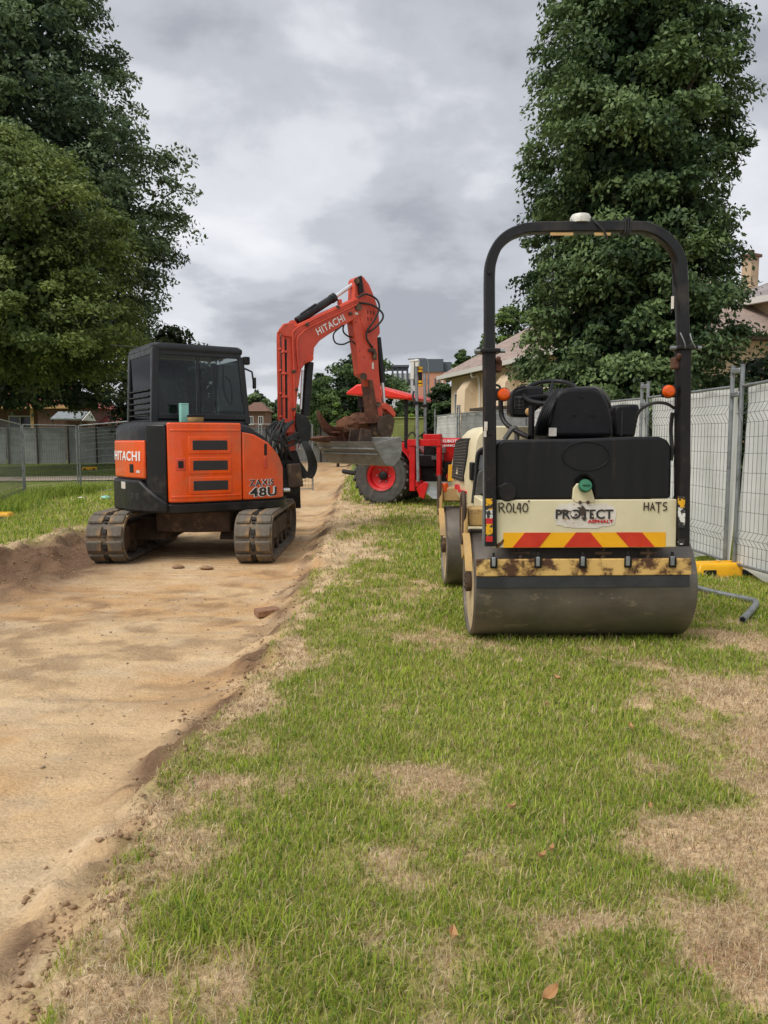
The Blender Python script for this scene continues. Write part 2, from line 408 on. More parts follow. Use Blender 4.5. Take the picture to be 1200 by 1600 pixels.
def height(x, y):
    d = road_d(x, y); fl = 1 - flat_spots(x, y)
    near = 1 - sstep(25, 60, np.abs(y))
    z = ROADZ * sstep(-0.06, 0.42, d + (fbm(x * 6, y * 6, 19, 4) - 0.5) * 0.3)
    rough = np.exp(-((d - 0.05) / 0.2) ** 2)
    z = z + rough * ((fbm(x * 9, y * 9, 21, 4) - 0.45) * 0.09 + (fbm(x * 14, y * 14, 23, 3) - 0.5) * 0.07) * near
    left = np.exp(-((x - np.interp(y, LY, LX) - 0.55) / 0.55) ** 2) * np.exp(-((y - 8.6) / 2.6) ** 2)
    z = z + left * fl * ((fbm(x * 4.5, y * 4.5, 31, 4) - 0.25) * 0.42 + (fbm(x * 13, y * 13, 33, 3) - 0.5) * 0.16)
    inside = sstep(0.1, 0.5, d)
    z = z + inside * fl * ((fbm(x * 1.6 + y * 0.8, y * 4.5, 41, 5) - 0.5) * 0.045 + (fbm(x * 11, y * 14, 44, 4) - 0.5) * 0.016)
    # track ruts left by machines along the road
    rut = np.exp(-((x + 1.25 + 0.1 * np.sin(y * 0.5)) / 0.16) ** 2) + np.exp(-((x + 2.95) / 0.22) ** 2)
    z = z - inside * fl * rut * 0.012 * near * (0.6 + 0.4 * np.sin(y * 26))
    z = z + (1 - inside) * fl * ((fbm(x * 0.7, y * 0.7, 51, 3) - 0.5) * 0.06 + (fbm(x * 5, y * 5, 53, 3) - 0.5) * 0.03) * near
    z = z - 0.10 * sstep(2.3, 3.4, x) * sstep(4.0, 7.0, y)          # the ground falls away to the fences
    z = z - 0.19 * sstep(-5.5, -8.0, x)
    return z

# dry and lush patches of the lawn, seen from above
_pt = [(1150, 1090, 110, 60, 1), (1180, 1190, 130, 90, 1), (1130, 1320, 150, 70, .95), (1000, 1200, 70, 30, .8), (1190, 1460, 90, 90, .9),
       (1085, 1545, 90, 50, .6), (960, 1335, 60, 28, .7), (650, 1500, 170, 60, .55), (555, 1492, 120, 40, .45), (680, 1230, 110, 36, .35),
       (600, 1330, 100, 30, .35), (665, 1365, 110, 30, .3), (430, 1105, 50, 22, .7), (465, 1012, 35, 26, .7), (330, 1330, 60, 40, .7),
       (290, 1500, 100, 60, .75), (170, 1570, 120, 60, 1), (640, 950, 60, 30, .4), (700, 1000, 90, 20, .3), (870, 1440, 60, 26, .5),
       (790, 1400, 60, 25, .4), (560, 850, 60, 26, .8), (560, 800, 55, 22, .8), (530, 1040, 70, 22, .35), (600, 900, 90, 30, .45),
       (1160, 1010, 60, 22, .9), (380, 1230, 50, 30, .6), (640, 800, 60, 16, .5), (620, 850, 40, 16, .4), (760, 1330, 70, 26, .35), (1190, 1240, 150, 210, .95), (1170, 1500, 150, 130, .8), (1060, 1400, 70, 60, .6)]
_gt = [(860, 1120, 210, 70, .9), (1080, 1235, 60, 26, .9), (1135, 1392, 70, 30, .9), (880, 1250, 110, 40, .6), (500, 1270, 140, 50, .7),
       (430, 1390, 140, 45, .8), (800, 970, 160, 26, .7), (1100, 1035, 50, 22, .8), (960, 1345, 45, 20, .6), (900, 1500, 70, 28, .5),
       (1050, 1570, 60, 25, .5), (960, 1480, 60, 25, .5), (560, 1170, 120, 40, .4)]
def _ell(L):
    out = []
    for u, v, ru, rv, s in L:
        c = gp(u, v); out.append((c.x, c.y, ru * c.y / F, 0.5 * (gp(u, v - rv).y - gp(u, v + rv).y), s))
    return out
PT, GT = _ell(_pt), _ell(_gt)
def dryness(x, y):
    q = np.zeros_like(x); g = np.zeros_like(x)
    wx = (fbm(x * 3, y * 3, 61, 3) - 0.5) * 0.35; wy = (fbm(x * 3, y * 3, 67, 3) - 0.5) * 0.35
    for cx, cy, rx, ry, s in PT: q = np.maximum(q, s * np.exp(-((((x + wx - cx) / rx) ** 2 + ((y + wy - cy) / ry) ** 2)) ** 1.4))
    for cx, cy, rx, ry, s in GT: g = np.maximum(g, s * np.exp(-((((x + wx - cx) / rx) ** 2 + ((y + wy - cy) / ry) ** 2)) ** 1.4))
    edge = np.exp(-((road_d(x, y) + 0.02) / 0.12) ** 2)
    n = fbm(x * 2.3, y * 2.3, 71, 4)
    n2 = fbm(x * 9, y * 9, 73, 3)
    return np.clip(q * 0.9 + edge * 0.5 - g * 0.75 + (n - 0.5) * 1.0 + (n2 - 0.5) * 1.1 + 0.1, 0, 1)
def mixc(a, b, t): return a[None, :] * (1 - t[:, None]) + b[None, :] * t[:, None]
A3 = lambda *c: np.array(c, float)
def ground_col(x, y):
    d = road_d(x, y); dr = dryness(x, y)
    tan, tan2, brown, grey = A3(*lin(204, 174, 134)), A3(*lin(194, 156, 112)), A3(*lin(118, 93, 72)), A3(*lin(206, 188, 160))
    n = fbm(x * 0.9, y * 2.0, 81, 4); n2 = fbm(x * 3.5, y * 7, 83, 4)
    road = mixc(tan, tan2, sstep(0.4, 0.65, n))
    road = road * (1 - (sstep(0.5, 0.72, n2) * 0.35)[:, None]) + grey[None] * (sstep(0.5, 0.72, n2) * 0.35)[:, None]
    mud = np.maximum(np.exp(-((d - 0.14) / 0.16) ** 2) * 1.1 * sstep(0.4, 0.66, fbm(x * 2.6, y * 2.6, 88, 3)),
                     np.exp(-((x - np.interp(y, LY, LX) - 0.6) / 0.75) ** 2) * np.exp(-((y - 8.4) / 2.4) ** 2) * 1.7)
    mud = np.maximum(mud, sstep(0.5, 0.64, fbm(x * 3.2 + y * 1.2, y * 5.5, 87, 6)) * (0.16 + 0.3 * sstep(3.0, 5.0, y)) * sstep(0.35, 0.6, fbm(x * .8, y * .8, 86, 2)))
    mud = np.clip(mud * (0.55 + 0.9 * fbm(x * 5, y * 5, 89, 3)), 0, 1)
    road = road * (1 - mud[:, None]) + brown[None] * mud[:, None]
    green, straw, soil = A3(*lin(138, 136, 74)), A3(*lin(200, 174, 138)), A3(*lin(164, 132, 102))
    lawn = mixc(green, straw, sstep(0.2, 0.75, dr))
    bare = sstep(0.62, 0.8, fbm(x * 4, y * 4, 93, 4)) * sstep(0.4, 0.8, dr)
    lawn = lawn * (1 - bare[:, None]) + soil[None] * bare[:, None]
    far = sstep(14, 30, y)
    lawn = lawn * (1 - far[:, None]) + (A3(*lin(104, 118, 56))[None] * (0.8 + 0.4 * fbm(x * .4, y * .4, 97, 3))[:, None]) * far[:, None]
    t = sstep(-0.05, 0.16, d)
    return lawn * (1 - t[:, None]) + road * t[:, None]

def axis_pts(a, b, step, lo, hi, g):
    c = list(np.arange(a, b + step / 2, step)); s = step; x = a
    while x > lo: s *= g; x -= s; c.insert(0, x)
    s = step; x = b
    while x < hi: s *= g; x += s; c.append(x)
    return np.array(c)
gx = axis_pts(-5.2, 3.6, 0.035, -700, 700, 1.16)
gy = [1.0]
while gy[-1] < 16: gy.append(gy[-1] * 1.0105)
while gy[-1] < 900: gy.append(gy[-1] * 1.06)
gy = np.array([-6, -4, -2.5, -1.2, -0.3, 0.3, 0.6, 0.8] + gy)
GXX, GYY = np.meshgrid(gx, gy)
px_, py_ = GXX.ravel(), GYY.ravel()
pz_ = height(px_, py_)
GV = np.stack([px_, py_, pz_], 1)
GC = ground_col(px_, py_)
nx, ny = len(gx), len(gy)
ii = (np.arange(ny - 1)[:, None] * nx + np.arange(nx - 1)[None]).ravel()
GF = np.stack([ii, ii + 1, ii + nx + 1, ii + nx], 1)
fd = road_d(px_[GF].mean(1), py_[GF].mean(1)) > 0.03
# the ground material: colour from the attribute, grain and relief from noise
def ground_mat(name, stretch, b1, b2, grain, prints=False):
    m = bpy.data.materials.new(name); m.use_nodes = True; MATS[name] = m
    N, L = m.node_tree.nodes, m.node_tree.links; b = N['Principled BSDF']
    tc = N.new('ShaderNodeTexCoord'); an = N.new('ShaderNodeAttribute'); an.attribute_name = 'col'
    mp = N.new('ShaderNodeMapping'); mp.inputs['Scale'].default_value = stretch
    L.new(tc.outputs['Object'], mp.inputs['Vector'])
    def nz(s, det=8.0, ro=0.65, src=mp):
        n = N.new('ShaderNodeTexNoise'); n.inputs['Scale'].default_value = s; n.inputs['Detail'].default_value = det
        n.inputs['Roughness'].default_value = ro; L.new(src.outputs[0], n.inputs['Vector']); return n.outputs[0]
    def rg(s, a, z, o0, o1):
        r = N.new('ShaderNodeMapRange'); r.inputs[1].default_value = a; r.inputs[2].default_value = z
        r.inputs[3].default_value = o0; r.inputs[4].default_value = o1; L.new(s, r.inputs[0]); return r.outputs[0]
    f1, f2 = rg(nz(3.0), 0.3, 0.7, 1 - grain, 1 + grain), rg(nz(70, 5), 0.3, 0.7, 1 - grain * 1.3, 1 + grain * 1.3)
    mm = N.new('ShaderNodeMath'); mm.operation = 'MULTIPLY'; L.new(f1, mm.inputs[0]); L.new(f2, mm.inputs[1])
    vm = N.new('ShaderNodeVectorMath'); vm.operation = 'SCALE'; L.new(an.outputs['Color'], vm.inputs[0]); L.new(mm.outputs[0], vm.inputs['Scale'])
    L.new(vm.outputs[0], b.inputs['Base Color']); b.inputs['Roughness'].default_value = 0.95; b.inputs['Specular IOR Level'].default_value = 0.15
    bp = N.new('ShaderNodeBump'); bp.inputs['Strength'].default_value = b1; bp.inputs['Distance'].default_value = 0.03; L.new(nz(9, 9, 0.6), bp.inputs['Height'])
    bq = N.new('ShaderNodeBump'); bq.inputs['Strength'].default_value = b2; bq.inputs['Distance'].default_value = 0.01; L.new(nz(55, 6, 0.6), bq.inputs['Height'])
    L.new(bp.outputs[0], bq.inputs['Normal']); last = bq
    if prints:
        wv = N.new('ShaderNodeTexWave'); wv.wave_type = 'BANDS'; wv.bands_direction = 'Y'; wv.inputs['Scale'].default_value = 1.9
        wv.inputs['Distortion'].default_value = 2.5; wv.inputs['Detail'].default_value = 3; wv.inputs['Detail Scale'].default_value = 1.5
        L.new(tc.outputs['Object'], wv.inputs['Vector'])
        mk = rg(nz(0.8, 3, 0.5), 0.48, 0.62, 0.0, 1.0)
        pm = N.new('ShaderNodeMath'); pm.operation = 'MULTIPLY'; L.new(wv.outputs['Fac'], pm.inputs[0]); L.new(mk, pm.inputs[1])
        br = N.new('ShaderNodeBump'); br.inputs['Strength'].default_value = 0.5; br.inputs['Distance'].default_value = 0.02
        L.new(pm.outputs[0], br.inputs['Height']); L.new(bq.outputs[0], br.inputs['Normal']); last = br
    L.new(last.outputs[0], b.inputs['Normal'])
ground_mat('road_dirt', (1.0, 1.2, 1.0), 1.0, 1.0, 0.15, True)
ground_mat('lawn_soil', (1, 1, 1), 0.8, 1.0, 0.34)
def sub_sheet(name, mask, mat):
    f = GF[mask]; used = np.unique(f); remap = np.zeros(len(GV), int); remap[used] = np.arange(len(used))
    o = big_mesh(name, GV[used], remap[f], 4, mat, GC[used])
    o.data.polygons.foreach_set('use_smooth', [True] * len(o.data.polygons))
    return struct(o)
dirt_road = sub_sheet('dirt_road', fd, 'road_dirt')
ground = sub_sheet('ground', ~fd, 'lawn_soil')

# a pale gravel path beyond the fence on the left
mb = MB(); xs = np.linspace(-34, -4.6, 30); a, b = [], []
for x in xs:
    yc = 27.5 + (x + 12) * 0.16
    a.append((x, yc - 1.4, -0.155 if x < -8 else -0.06 - 0.09)); b.append((x, yc + 1.6, -0.155 if x < -8 else -0.15))
hh = lambda p: float(height(np.array([p[0]]), np.array([p[1]]))[0]) + 0.02
a = [(p[0], p[1], hh(p)) for p in a]; b = [(p[0], p[1], hh(p)) for p in b]
pmat('path_gravel', lin(206, 190, 166), lin(184, 168, 146), rough=0.95, scale=2, bump=0.3)
mb.loft([a, [(p[0], p[1], p[2]) for p in b]], cap=False, closed=False)
struct(part('path', mb, 'path_gravel'))

# ------------------------------------------------------------------ grass
def blades(x, y, z, h, w, az, lean, col):
    n = len(x); dx, dy = np.cos(az), np.sin(az); sx, sy = -dy, dx
    V = np.zeros((n, 5, 3))
    def P(k, f, side, wid):
        out = f ** 1.7 * lean * h
        V[:, k, 0] = x + dx * out + sx * side * wid; V[:, k, 1] = y + dy * out + sy * side * wid
        V[:, k, 2] = z + h * f * np.sqrt(np.clip(1 - (lean * f * 0.75) ** 2, 0.05, 1)) - 0.004 * (f == 0)
    P(0, 0, -1, w / 2); P(1, 0, 1, w / 2); P(2, 0.55, 1, w * 0.42); P(3, 0.55, -1, w * 0.42); P(4, 1, 0, 0)
    base = (np.arange(n) * 5)[:, None]
    T = np.concatenate([base + np.array([0, 1, 2]), base + np.array([0, 2, 3]), base + np.array([3, 2, 4])], 0)
    c = np.repeat(col[:, None, :], 5, 1)
    return V.reshape(-1, 3), T, c.reshape(-1, 3)
def region(x0, x1, y0, y1, dens):
    n = int((x1 - x0) * (y1 - y0) * dens)
    return RNG.uniform(x0, x1, n), RNG.uniform(y0, y1, n)
gs, ss = [], []
G1, G2, G3, G4 = A3(*lin(142, 166, 52)), A3(*lin(186, 200, 80)), A3(*lin(200, 194, 110)), A3(*lin(114, 144, 56))
S1, S2, S3 = A3(*lin(220, 198, 154)), A3(*lin(172, 140, 104)), A3(*lin(244, 228, 194))
def lawn(x0, x1, y0, y1, dens, hs, ws, drys):
    x, y = region(x0, x1, y0, y1, dens)
    d = road_d(x, y); k = d < 0.03 + 0.2 * RNG.uniform(0, 1, len(x)) ** 3
    x, y, d = x[k], y[k], d[k]
    dr = dryness(x, y); lush = fbm(x * 1.7, y * 1.7, 111, 3)
    r = RNG.uniform(0, 1, len(x))
    keep = (r < (1.0 - 0.96 * sstep(0.15, 0.85, dr))) & (d < 0.06)
    xx, yy, q, lu, dd = x[keep], y[keep], dr[keep], lush[keep], d[keep]; n = len(xx)
    t = RNG.uniform(0, 1, n)
    tone = np.clip(lu + RNG.normal(0, 0.18, n), 0, 1)[:, None]
    col = (G1 * (1 - tone) + G2 * tone)
    m = (RNG.uniform(0, 1, n) < 0.22)[:, None]; col = np.where(m, G4, col)
    m = (RNG.uniform(0, 1, n) < 0.10 + 0.38 * q)[:, None]; col = np.where(m, G3, col)
    m = (RNG.uniform(0, 1, n) < 0.11 + 0.5 * q ** 1.5)[:, None]; col = np.where(m, S1, col)
    col = col * RNG.uniform(0.8, 1.18, n)[:, None]
    tall = 1 + 0.9 * sstep(0.6, 0.78, fbm(xx * 2.2, yy * 2.2, 117, 3)) * np.exp(-((dd + 0.5) / 0.55) ** 2)
    h = RNG.gamma(7, 1 / 7, n) * hs * tall * (1.1 - 0.6 * q)
    w = RNG.uniform(0.7, 1.3, n) * ws * (0.75 + 0.25 * tall)
    gs.append(blades(xx, yy, height(xx, yy), h, w, RNG.uniform(0, 6.283, n), RNG.uniform(0.25, 1.05, n), col))
    # thatch: dead stalks lying about
    keep = RNG.uniform(0, 1, len(x)) < (0.16 + 0.62 * sstep(0.2, 0.75, dr)) * drys
    xx, yy = x[keep], y[keep]; n = len(xx)
    t = RNG.uniform(0, 1, n)[:, None]; col = np.where(t < 0.4, S1, np.where(t < 0.75, S2, S3)) * RNG.uniform(0.6, 1.15, n)[:, None]
    ss.append(blades(xx, yy, height(xx, yy) + 0.003, RNG.uniform(0.5, 1.6, n) * hs * 0.9, RNG.uniform(0.45, 0.9, n) * ws * 0.7,
                     RNG.uniform(0, 6.283, n), RNG.uniform(1.0, 1.3, n), col))
lawn(-1.3, 2.4, 1.15, 2.2, 19000, 0.026, 0.0031, 1.3)
lawn(-1.2, 2.7, 2.2, 3.4, 15000, 0.026, 0.0036, 1.3)
lawn(-1.1, 3.5, 3.4, 5.2, 7600, 0.027, 0.0050, 1.2)
lawn(-1.0, 4.6, 5.2, 8.0, 3600, 0.034, 0.0072, 0.5)
lawn(-1.0, 4.6, 8.0, 15.0, 1000, 0.055, 0.013, 0.3)
lawn(-1.6, 4.0, 15.0, 30.0, 220, 0.08, 0.03, 0.2)
lawn(-9.0, -3.9, 6.5, 14.0, 900, 0.055, 0.012, 0.3)
lawn(-10.0, -4.4, 14.0, 24.0, 380, 0.075, 0.022, 0.2)
def merge(L):
    V, T, K, o = [], [], [], 0
    for v, t, k in L: V.append(v); T.append(t + o); K.append(k); o += len(v)
    return np.concatenate(V), np.concatenate(T), np.concatenate(K)
V, T, K = merge(gs); g_o = big_mesh('grass', V, T, 3, 'grass_blade', K)
g_o['kind'] = 'stuff'; tag(g_o, 'short patchy green lawn grass beside the dirt road', 'grass')
V, T, K = merge(ss); s_o = big_mesh('dry_grass', V, T, 3, 'grass_blade', K)
s_o['kind'] = 'stuff'; tag(s_o, 'dead straw coloured grass lying in the bare patches', 'dry grass')
# tall weeds along the foot of the left fence
n = 5200; t = RNG.uniform(0, 1, n)
xx = np.where(t < .5, -6.6 - 1.9 * t * 2, -8.4 + (t - .5) * 2 * 0.7) + RNG.normal(0, .22, n)
yy = np.where(t < .5, 13 + 5 * t * 2, 18 + (t - .5) * 2 * 2.4) + RNG.normal(0, .3, n)
tone = RNG.uniform(0, 1, n)[:, None]
V, T, K = blades(xx, yy, height(xx, yy), RNG.uniform(.12, .38, n), RNG.uniform(.012, .024, n), RNG.uniform(0, 6.283, n), RNG.uniform(.3, .9, n), (G4 * (1 - tone) + G2 * tone) * 0.85)
o = big_mesh('weeds', V, T, 3, 'grass_blade', K); o['kind'] = 'stuff'; tag(o, 'tall ragged weeds along the foot of the left wire fence', 'weeds')

# clods and pebbles on the dirt
def rocks(name, n, xs, ys, size, mat, label, cat, cond, pts=None):
    x, y = pts if pts is not None else (RNG.uniform(*xs, n * 6), RNG.uniform(*ys, n * 6)); k = cond(x, y); x, y = x[k][:n], y[k][:n]; n = len(x)
    z = height(x, y)
    ph = 1.618; D = np.array([(-1, ph, 0), (1, ph, 0), (-1, -ph, 0), (1, -ph, 0), (0, -1, ph), (0, 1, ph), (0, -1, -ph), (0, 1, -ph), (ph, 0, -1), (ph, 0, 1), (-ph, 0, -1), (-ph, 0, 1)]) / 1.9
    s = size * np.clip(RNG.gamma(2.0, 0.5, n), 0.2, 2.6)
    V = np.stack([x, y, z + s * 0.25], 1)[:, None] + D[None] * (s[:, None, None] * RNG.uniform(.6, 1.25, (n, 12, 1))) * np.array([1, 1, .6]) * RNG.uniform(.6, 1.3, (n, 1, 3))
    ft = np.array([(0, 11, 5), (0, 5, 1), (0, 1, 7), (0, 7, 10), (0, 10, 11), (1, 5, 9), (5, 11, 4), (11, 10, 2), (10, 7, 6), (7, 1, 8), (3, 9, 4), (3, 4, 2), (3, 2, 6), (3, 6, 8), (3, 8, 9), (4, 9, 5), (2, 4, 11), (6, 2, 10), (8, 6, 7), (9, 8, 1)])
    T = ((np.arange(n) * 12)[:, None, None] + ft[None]).reshape(-1, 3)
    o = big_mesh(name, V.reshape(-1, 3), T, 3, mat); o['kind'] = 'stuff'; tag(o, label, cat)
ey = 1.1 * (12 / 1.1) ** RNG.uniform(0, 1, 5200); ex = np.interp(ey, EY, EX) - RNG.normal(0.10, 0.12, 5200)
ly = RNG.uniform(7, 10.6, 1800); lx = np.interp(ly, LY, LX) + RNG.uniform(0, 1.3, 1800)
rocks('soil_clods', 7000, None, None, 0.0052, 'clod_soil', 'crumbly brown soil clods along the road edges', 'soil',
      lambda x, y: (road_d(x, y) > -0.12) & (fbm(x * 3, y * 3, 131, 3) > 0.42), (np.concatenate([ex, lx]), np.concatenate([ey, ly])))
rocks('pebbles', 2400, (-4.2, -0.4), (1.1, 12), 0.0042, 'stone_grey', 'small pebbles scattered over the dirt road', 'pebbles', lambda x, y: road_d(x, y) > 0.1)

# ================================================================== TREES
def leaves_mesh(cent, out, size, cols, droop=0.5):
    n = len(cent)
    nr = out * 0.6 + np.array([0, 0, 0.55]) + RNG.normal(0, 0.55, (n, 3)); nr /= np.linalg.norm(nr, axis=1, keepdims=True)
    d = RNG.normal(0, 1, (n, 3)) + out * 0.7 - np.array([0, 0, droop * 1.4]); d -= nr * (d * nr).sum(1, keepdims=True); d /= np.linalg.norm(d, axis=1, keepdims=True)
    s = np.cross(nr, d); L = size * RNG.uniform(0.7, 1.35, (n, 1)); W = L * RNG.uniform(0.42, 0.62, (n, 1))
    V = np.stack([cent - d * L * .5, cent + s * W * .5 + d * L * .05, cent + d * L * .5, cent - s * W * .5 + d * L * .05], 1).reshape(-1, 3)
    return V, np.arange(n * 4).reshape(-1, 4), np.repeat(cols, 4, 0)
def tree(name, label, base, prof, nclump, per, lsize, csize, c_lo, c_hi, trunk_r, group=None, cat='tree', squash=(1, 1), lobes=0.25, seed=1, shape='clump', droop=0.5, lean=(0, 0), inner=0.35, off=(0, 0)):
    global RNG
    keepR = RNG; RNG = np.random.default_rng(seed)
    t = thing(name, base, label, cat, group=group)
    pz, pr = np.array([p[0] for p in prof], float), np.array([p[1] for p in prof], float)
    w = pr + 0.15 * pr.max(); zc = np.linspace(pz[0], pz[-1], 400); cw = np.cumsum(np.interp(zc, pz, w)); cw /= cw[-1]
    cz = np.interp(RNG.uniform(0, 1, nclump), cw, zc); az = RNG.uniform(0, 2 * math.pi, nclump)
    rr = np.interp(cz, pz, pr) * (1 - lobes + 2.2 * lobes * fbm(az * 1.3 + 50, cz / pr.max() * 2.2, seed, 3)) * np.where(RNG.uniform(0, 1, nclump) < inner, RNG.uniform(0.35, 0.8, nclump), RNG.uniform(0.86, 1.04, nclump))
    cc = np.stack([np.cos(az) * rr * squash[0] + lean[0] * cz, np.sin(az) * rr * squash[1] + lean[1] * cz, cz], 1)
    cc[:, 0] += off[0]; cc[:, 1] += off[1]
    cr = csize * RNG.uniform(0.55, 1.35, nclump)
    idx = np.repeat(np.arange(nclump), per); n = len(idx)
    d = RNG.normal(0, 1, (n, 3)); d /= np.linalg.norm(d, axis=1, keepdims=True)
    d[:, 2] = np.where(RNG.uniform(0, 1, n) < 0.65, np.abs(d[:, 2]), d[:, 2])
    rad = RNG.uniform(0.25, 1, n) ** 0.5
    P = cc[idx] + d * (cr[idx] * rad)[:, None] * np.array([1, 1, 0.62])
    out = np.stack([np.cos(az[idx]), np.sin(az[idx]), np.full(n, 0.15)], 1) * 0.6 + d * 0.5
    cl_t = np.clip(fbm(az * 2 + 9, cz * 0.6, seed + 3, 3) * 1.4 - 0.2 + RNG.normal(0, 0.15, nclump), 0, 1)
    tt = np.clip(cl_t[idx] + RNG.normal(0, 0.2, n), 0, 1)[:, None]
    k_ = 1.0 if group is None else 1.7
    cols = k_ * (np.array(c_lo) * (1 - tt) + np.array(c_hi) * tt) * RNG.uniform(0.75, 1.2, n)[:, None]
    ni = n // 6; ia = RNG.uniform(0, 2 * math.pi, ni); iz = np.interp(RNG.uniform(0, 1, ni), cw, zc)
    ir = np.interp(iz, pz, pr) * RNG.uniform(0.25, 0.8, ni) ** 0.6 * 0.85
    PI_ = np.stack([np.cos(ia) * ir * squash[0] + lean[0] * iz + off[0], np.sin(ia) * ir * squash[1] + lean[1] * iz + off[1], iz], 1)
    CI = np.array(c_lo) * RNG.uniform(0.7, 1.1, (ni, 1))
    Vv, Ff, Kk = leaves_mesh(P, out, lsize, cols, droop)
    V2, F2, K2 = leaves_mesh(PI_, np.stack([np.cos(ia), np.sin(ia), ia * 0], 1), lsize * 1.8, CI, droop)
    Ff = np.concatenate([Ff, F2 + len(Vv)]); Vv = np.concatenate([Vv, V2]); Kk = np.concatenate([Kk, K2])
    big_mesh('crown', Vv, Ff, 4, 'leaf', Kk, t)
    top = pz[-1] * 0.9; mb = MB(); rnd = random.Random(seed)
    pts = [Vector((off[0] * max(0, (k - 1) / 6) + lean[0] * top * k / 7 + rnd.uniform(-.1, .1) * trunk_r * 2 * (k > 0), lean[1] * top * k / 7, -0.3 + (top + 0.3) * k / 7)) for k in range(8)]
    mb.tube(pts, [trunk_r * (1.25 if k == 0 else 1) * (1 - 0.85 * k / 7) for k in range(8)], 10)
    tr = part('trunk', mb, 'bark', t)
    for i in range(0, nclump, max(1, nclump // 26)):
        z0 = max(pz[0] * 0.6 + 0.3, cz[i] * 0.62); mb = MB()
        q0 = Vector((lean[0] * z0 + off[0] * max(0, (z0 / top * 7 - 1) / 6), lean[1] * z0, z0)); q2 = Vector(cc[i]); q1 = (q0 + q2) * 0.5 + Vector((0, 0, 0.12 * (q2 - q0).length))
        r0 = trunk_r * 0.32
        mb.tube(smooth_curve([q0, q1, q2], 4), [r0 * (1 - 0.85 * k / 8) for k in range(9)], 5)
        part('limb', mb, 'bark', t)
    RNG = keepR
    return t
D1, D2 = lin(44, 62, 36), lin(84, 104, 54)
# the tall leafy column beyond the right fence
tree('tree', 'tall broad column of dark leaves rising behind the right hand fence', (5.42, 17.6, -0.1),
     [(0.2, 1.9), (0.9, 2.35), (2.5, 2.32), (5, 2.2), (8, 2.05), (10.5, 1.85), (12.5, 1.5), (14, .9), (14.8, 0.3)], 1000, 190, 0.115, 0.46, lin(58, 80, 52), lin(126, 146, 92), 0.35, lobes=0.2, squash=(.92, 1), seed=3, droop=0.9)
# left: the tall dark tree and the lighter one in front
tree('tree', 'tallest dark tree at left, towering behind the lighter one', (-20.8, 37, -0.2),
     [(3.0, 4.4), (5, 4.9), (7.3, 5.4), (10, 6.7), (13, 6.6), (16, 4.9), (19, 3.8), (21.5, 2.7), (25, 0.8)], 680, 175, 0.22, 0.95, lin(66, 84, 60), lin(130, 148, 100), 0.6, lobes=0.32, seed=8, droop=0.4, off=(4.3, 0))
tree('tree', 'lighter olive green tree at far left in front of the tall dark one', (-16.6, 29, -0.2),
     [(3.7, 2.6), (4.6, 4.2), (6.2, 4.1), (7.4, 3.5), (9, 3.9), (10.6, 2.5), (12.4, 0.7)], 400, 185, 0.155, 0.75, lin(78, 96, 48), lin(138, 152, 80), 0.32, lobes=0.34, seed=12, droop=0.4, off=(2.9, 0))
tree('tree', 'small dark tree beside the excavator cab, below the tall tree', (-12.2, 44, -0.2),
     [(0.8, 2.2), (2, 3.0), (4.5, 2.9), (6.2, 2.0), (7.4, .5)], 110, 110, 0.26, 0.9, lin(48, 62, 36), lin(84, 100, 54), 0.3, seed=14)
# the middle distance
def bg(label, u, vtop, Y, wpx, c_lo, c_hi, seed, n=90, group='trees in the far background'):
    p = at(u, vtop, Y); r = wpx / 2 * Y / F; H = p.z + 0.2
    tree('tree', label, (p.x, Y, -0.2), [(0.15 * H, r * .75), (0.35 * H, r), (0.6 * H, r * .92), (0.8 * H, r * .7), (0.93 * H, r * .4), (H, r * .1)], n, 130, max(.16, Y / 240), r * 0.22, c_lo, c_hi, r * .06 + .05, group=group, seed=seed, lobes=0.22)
bg('round dark tree behind the excavator arm, biggest in the middle distance', 560, 556, 46, 150, lin(46, 64, 38), lin(92, 112, 60), 21, 150)
bg('dark tree right of the round one, behind the red canopy', 640, 622, 52, 80, lin(44, 60, 38), lin(78, 96, 56), 22, 90)
bg('low tree left of the round one, behind the boom cylinder', 500, 585, 50, 70, lin(46, 64, 36), lin(90, 110, 58), 23, 80)
bg('far tree just right of the excavator cab', 402, 612, 120, 70, lin(60, 76, 50), lin(96, 112, 70), 24, 60)
bg('far tree between the cab and the boom', 440, 620, 110, 60, lin(60, 76, 50), lin(94, 110, 68), 25, 60)
bg('bright green bush behind the olive container', 636, 640, 40, 46, lin(84, 106, 46), lin(130, 150, 66), 26, 50)
bg('dark tree between the tall masts and the cream house', 690, 600, 60, 70, lin(44, 60, 38), lin(80, 98, 56), 27, 80)
bg('pointed tree top left of the cream house roof', 722, 548, 62, 46, lin(48, 64, 38), lin(84, 102, 56), 28, 60)
bg('light green tree behind the roof of the cream house', 800, 482, 50, 110, lin(64, 84, 42), lin(118, 136, 66), 29, 110)
bg('tree behind the roof of the cream house, left of the light green one', 758, 530, 58, 70, lin(54, 72, 40), lin(96, 116, 60), 30, 80)
bg('young light green tree before the round dark tree', 528, 630, 38, 34, lin(76, 98, 48), lin(112, 134, 68), 31, 40)
# shrub mass low behind the right fence
tree('shrub', 'dark shrubs right of the leafy column behind the fence', (9.2, 19.0, -0.1), [(0.1, 1.6), (1.2, 1.9), (2.4, 1.5), (3.3, .5)], 90, 110, 0.15, 0.55, lin(38, 56, 34), lin(76, 96, 50), 0.12, cat='shrub', seed=33)
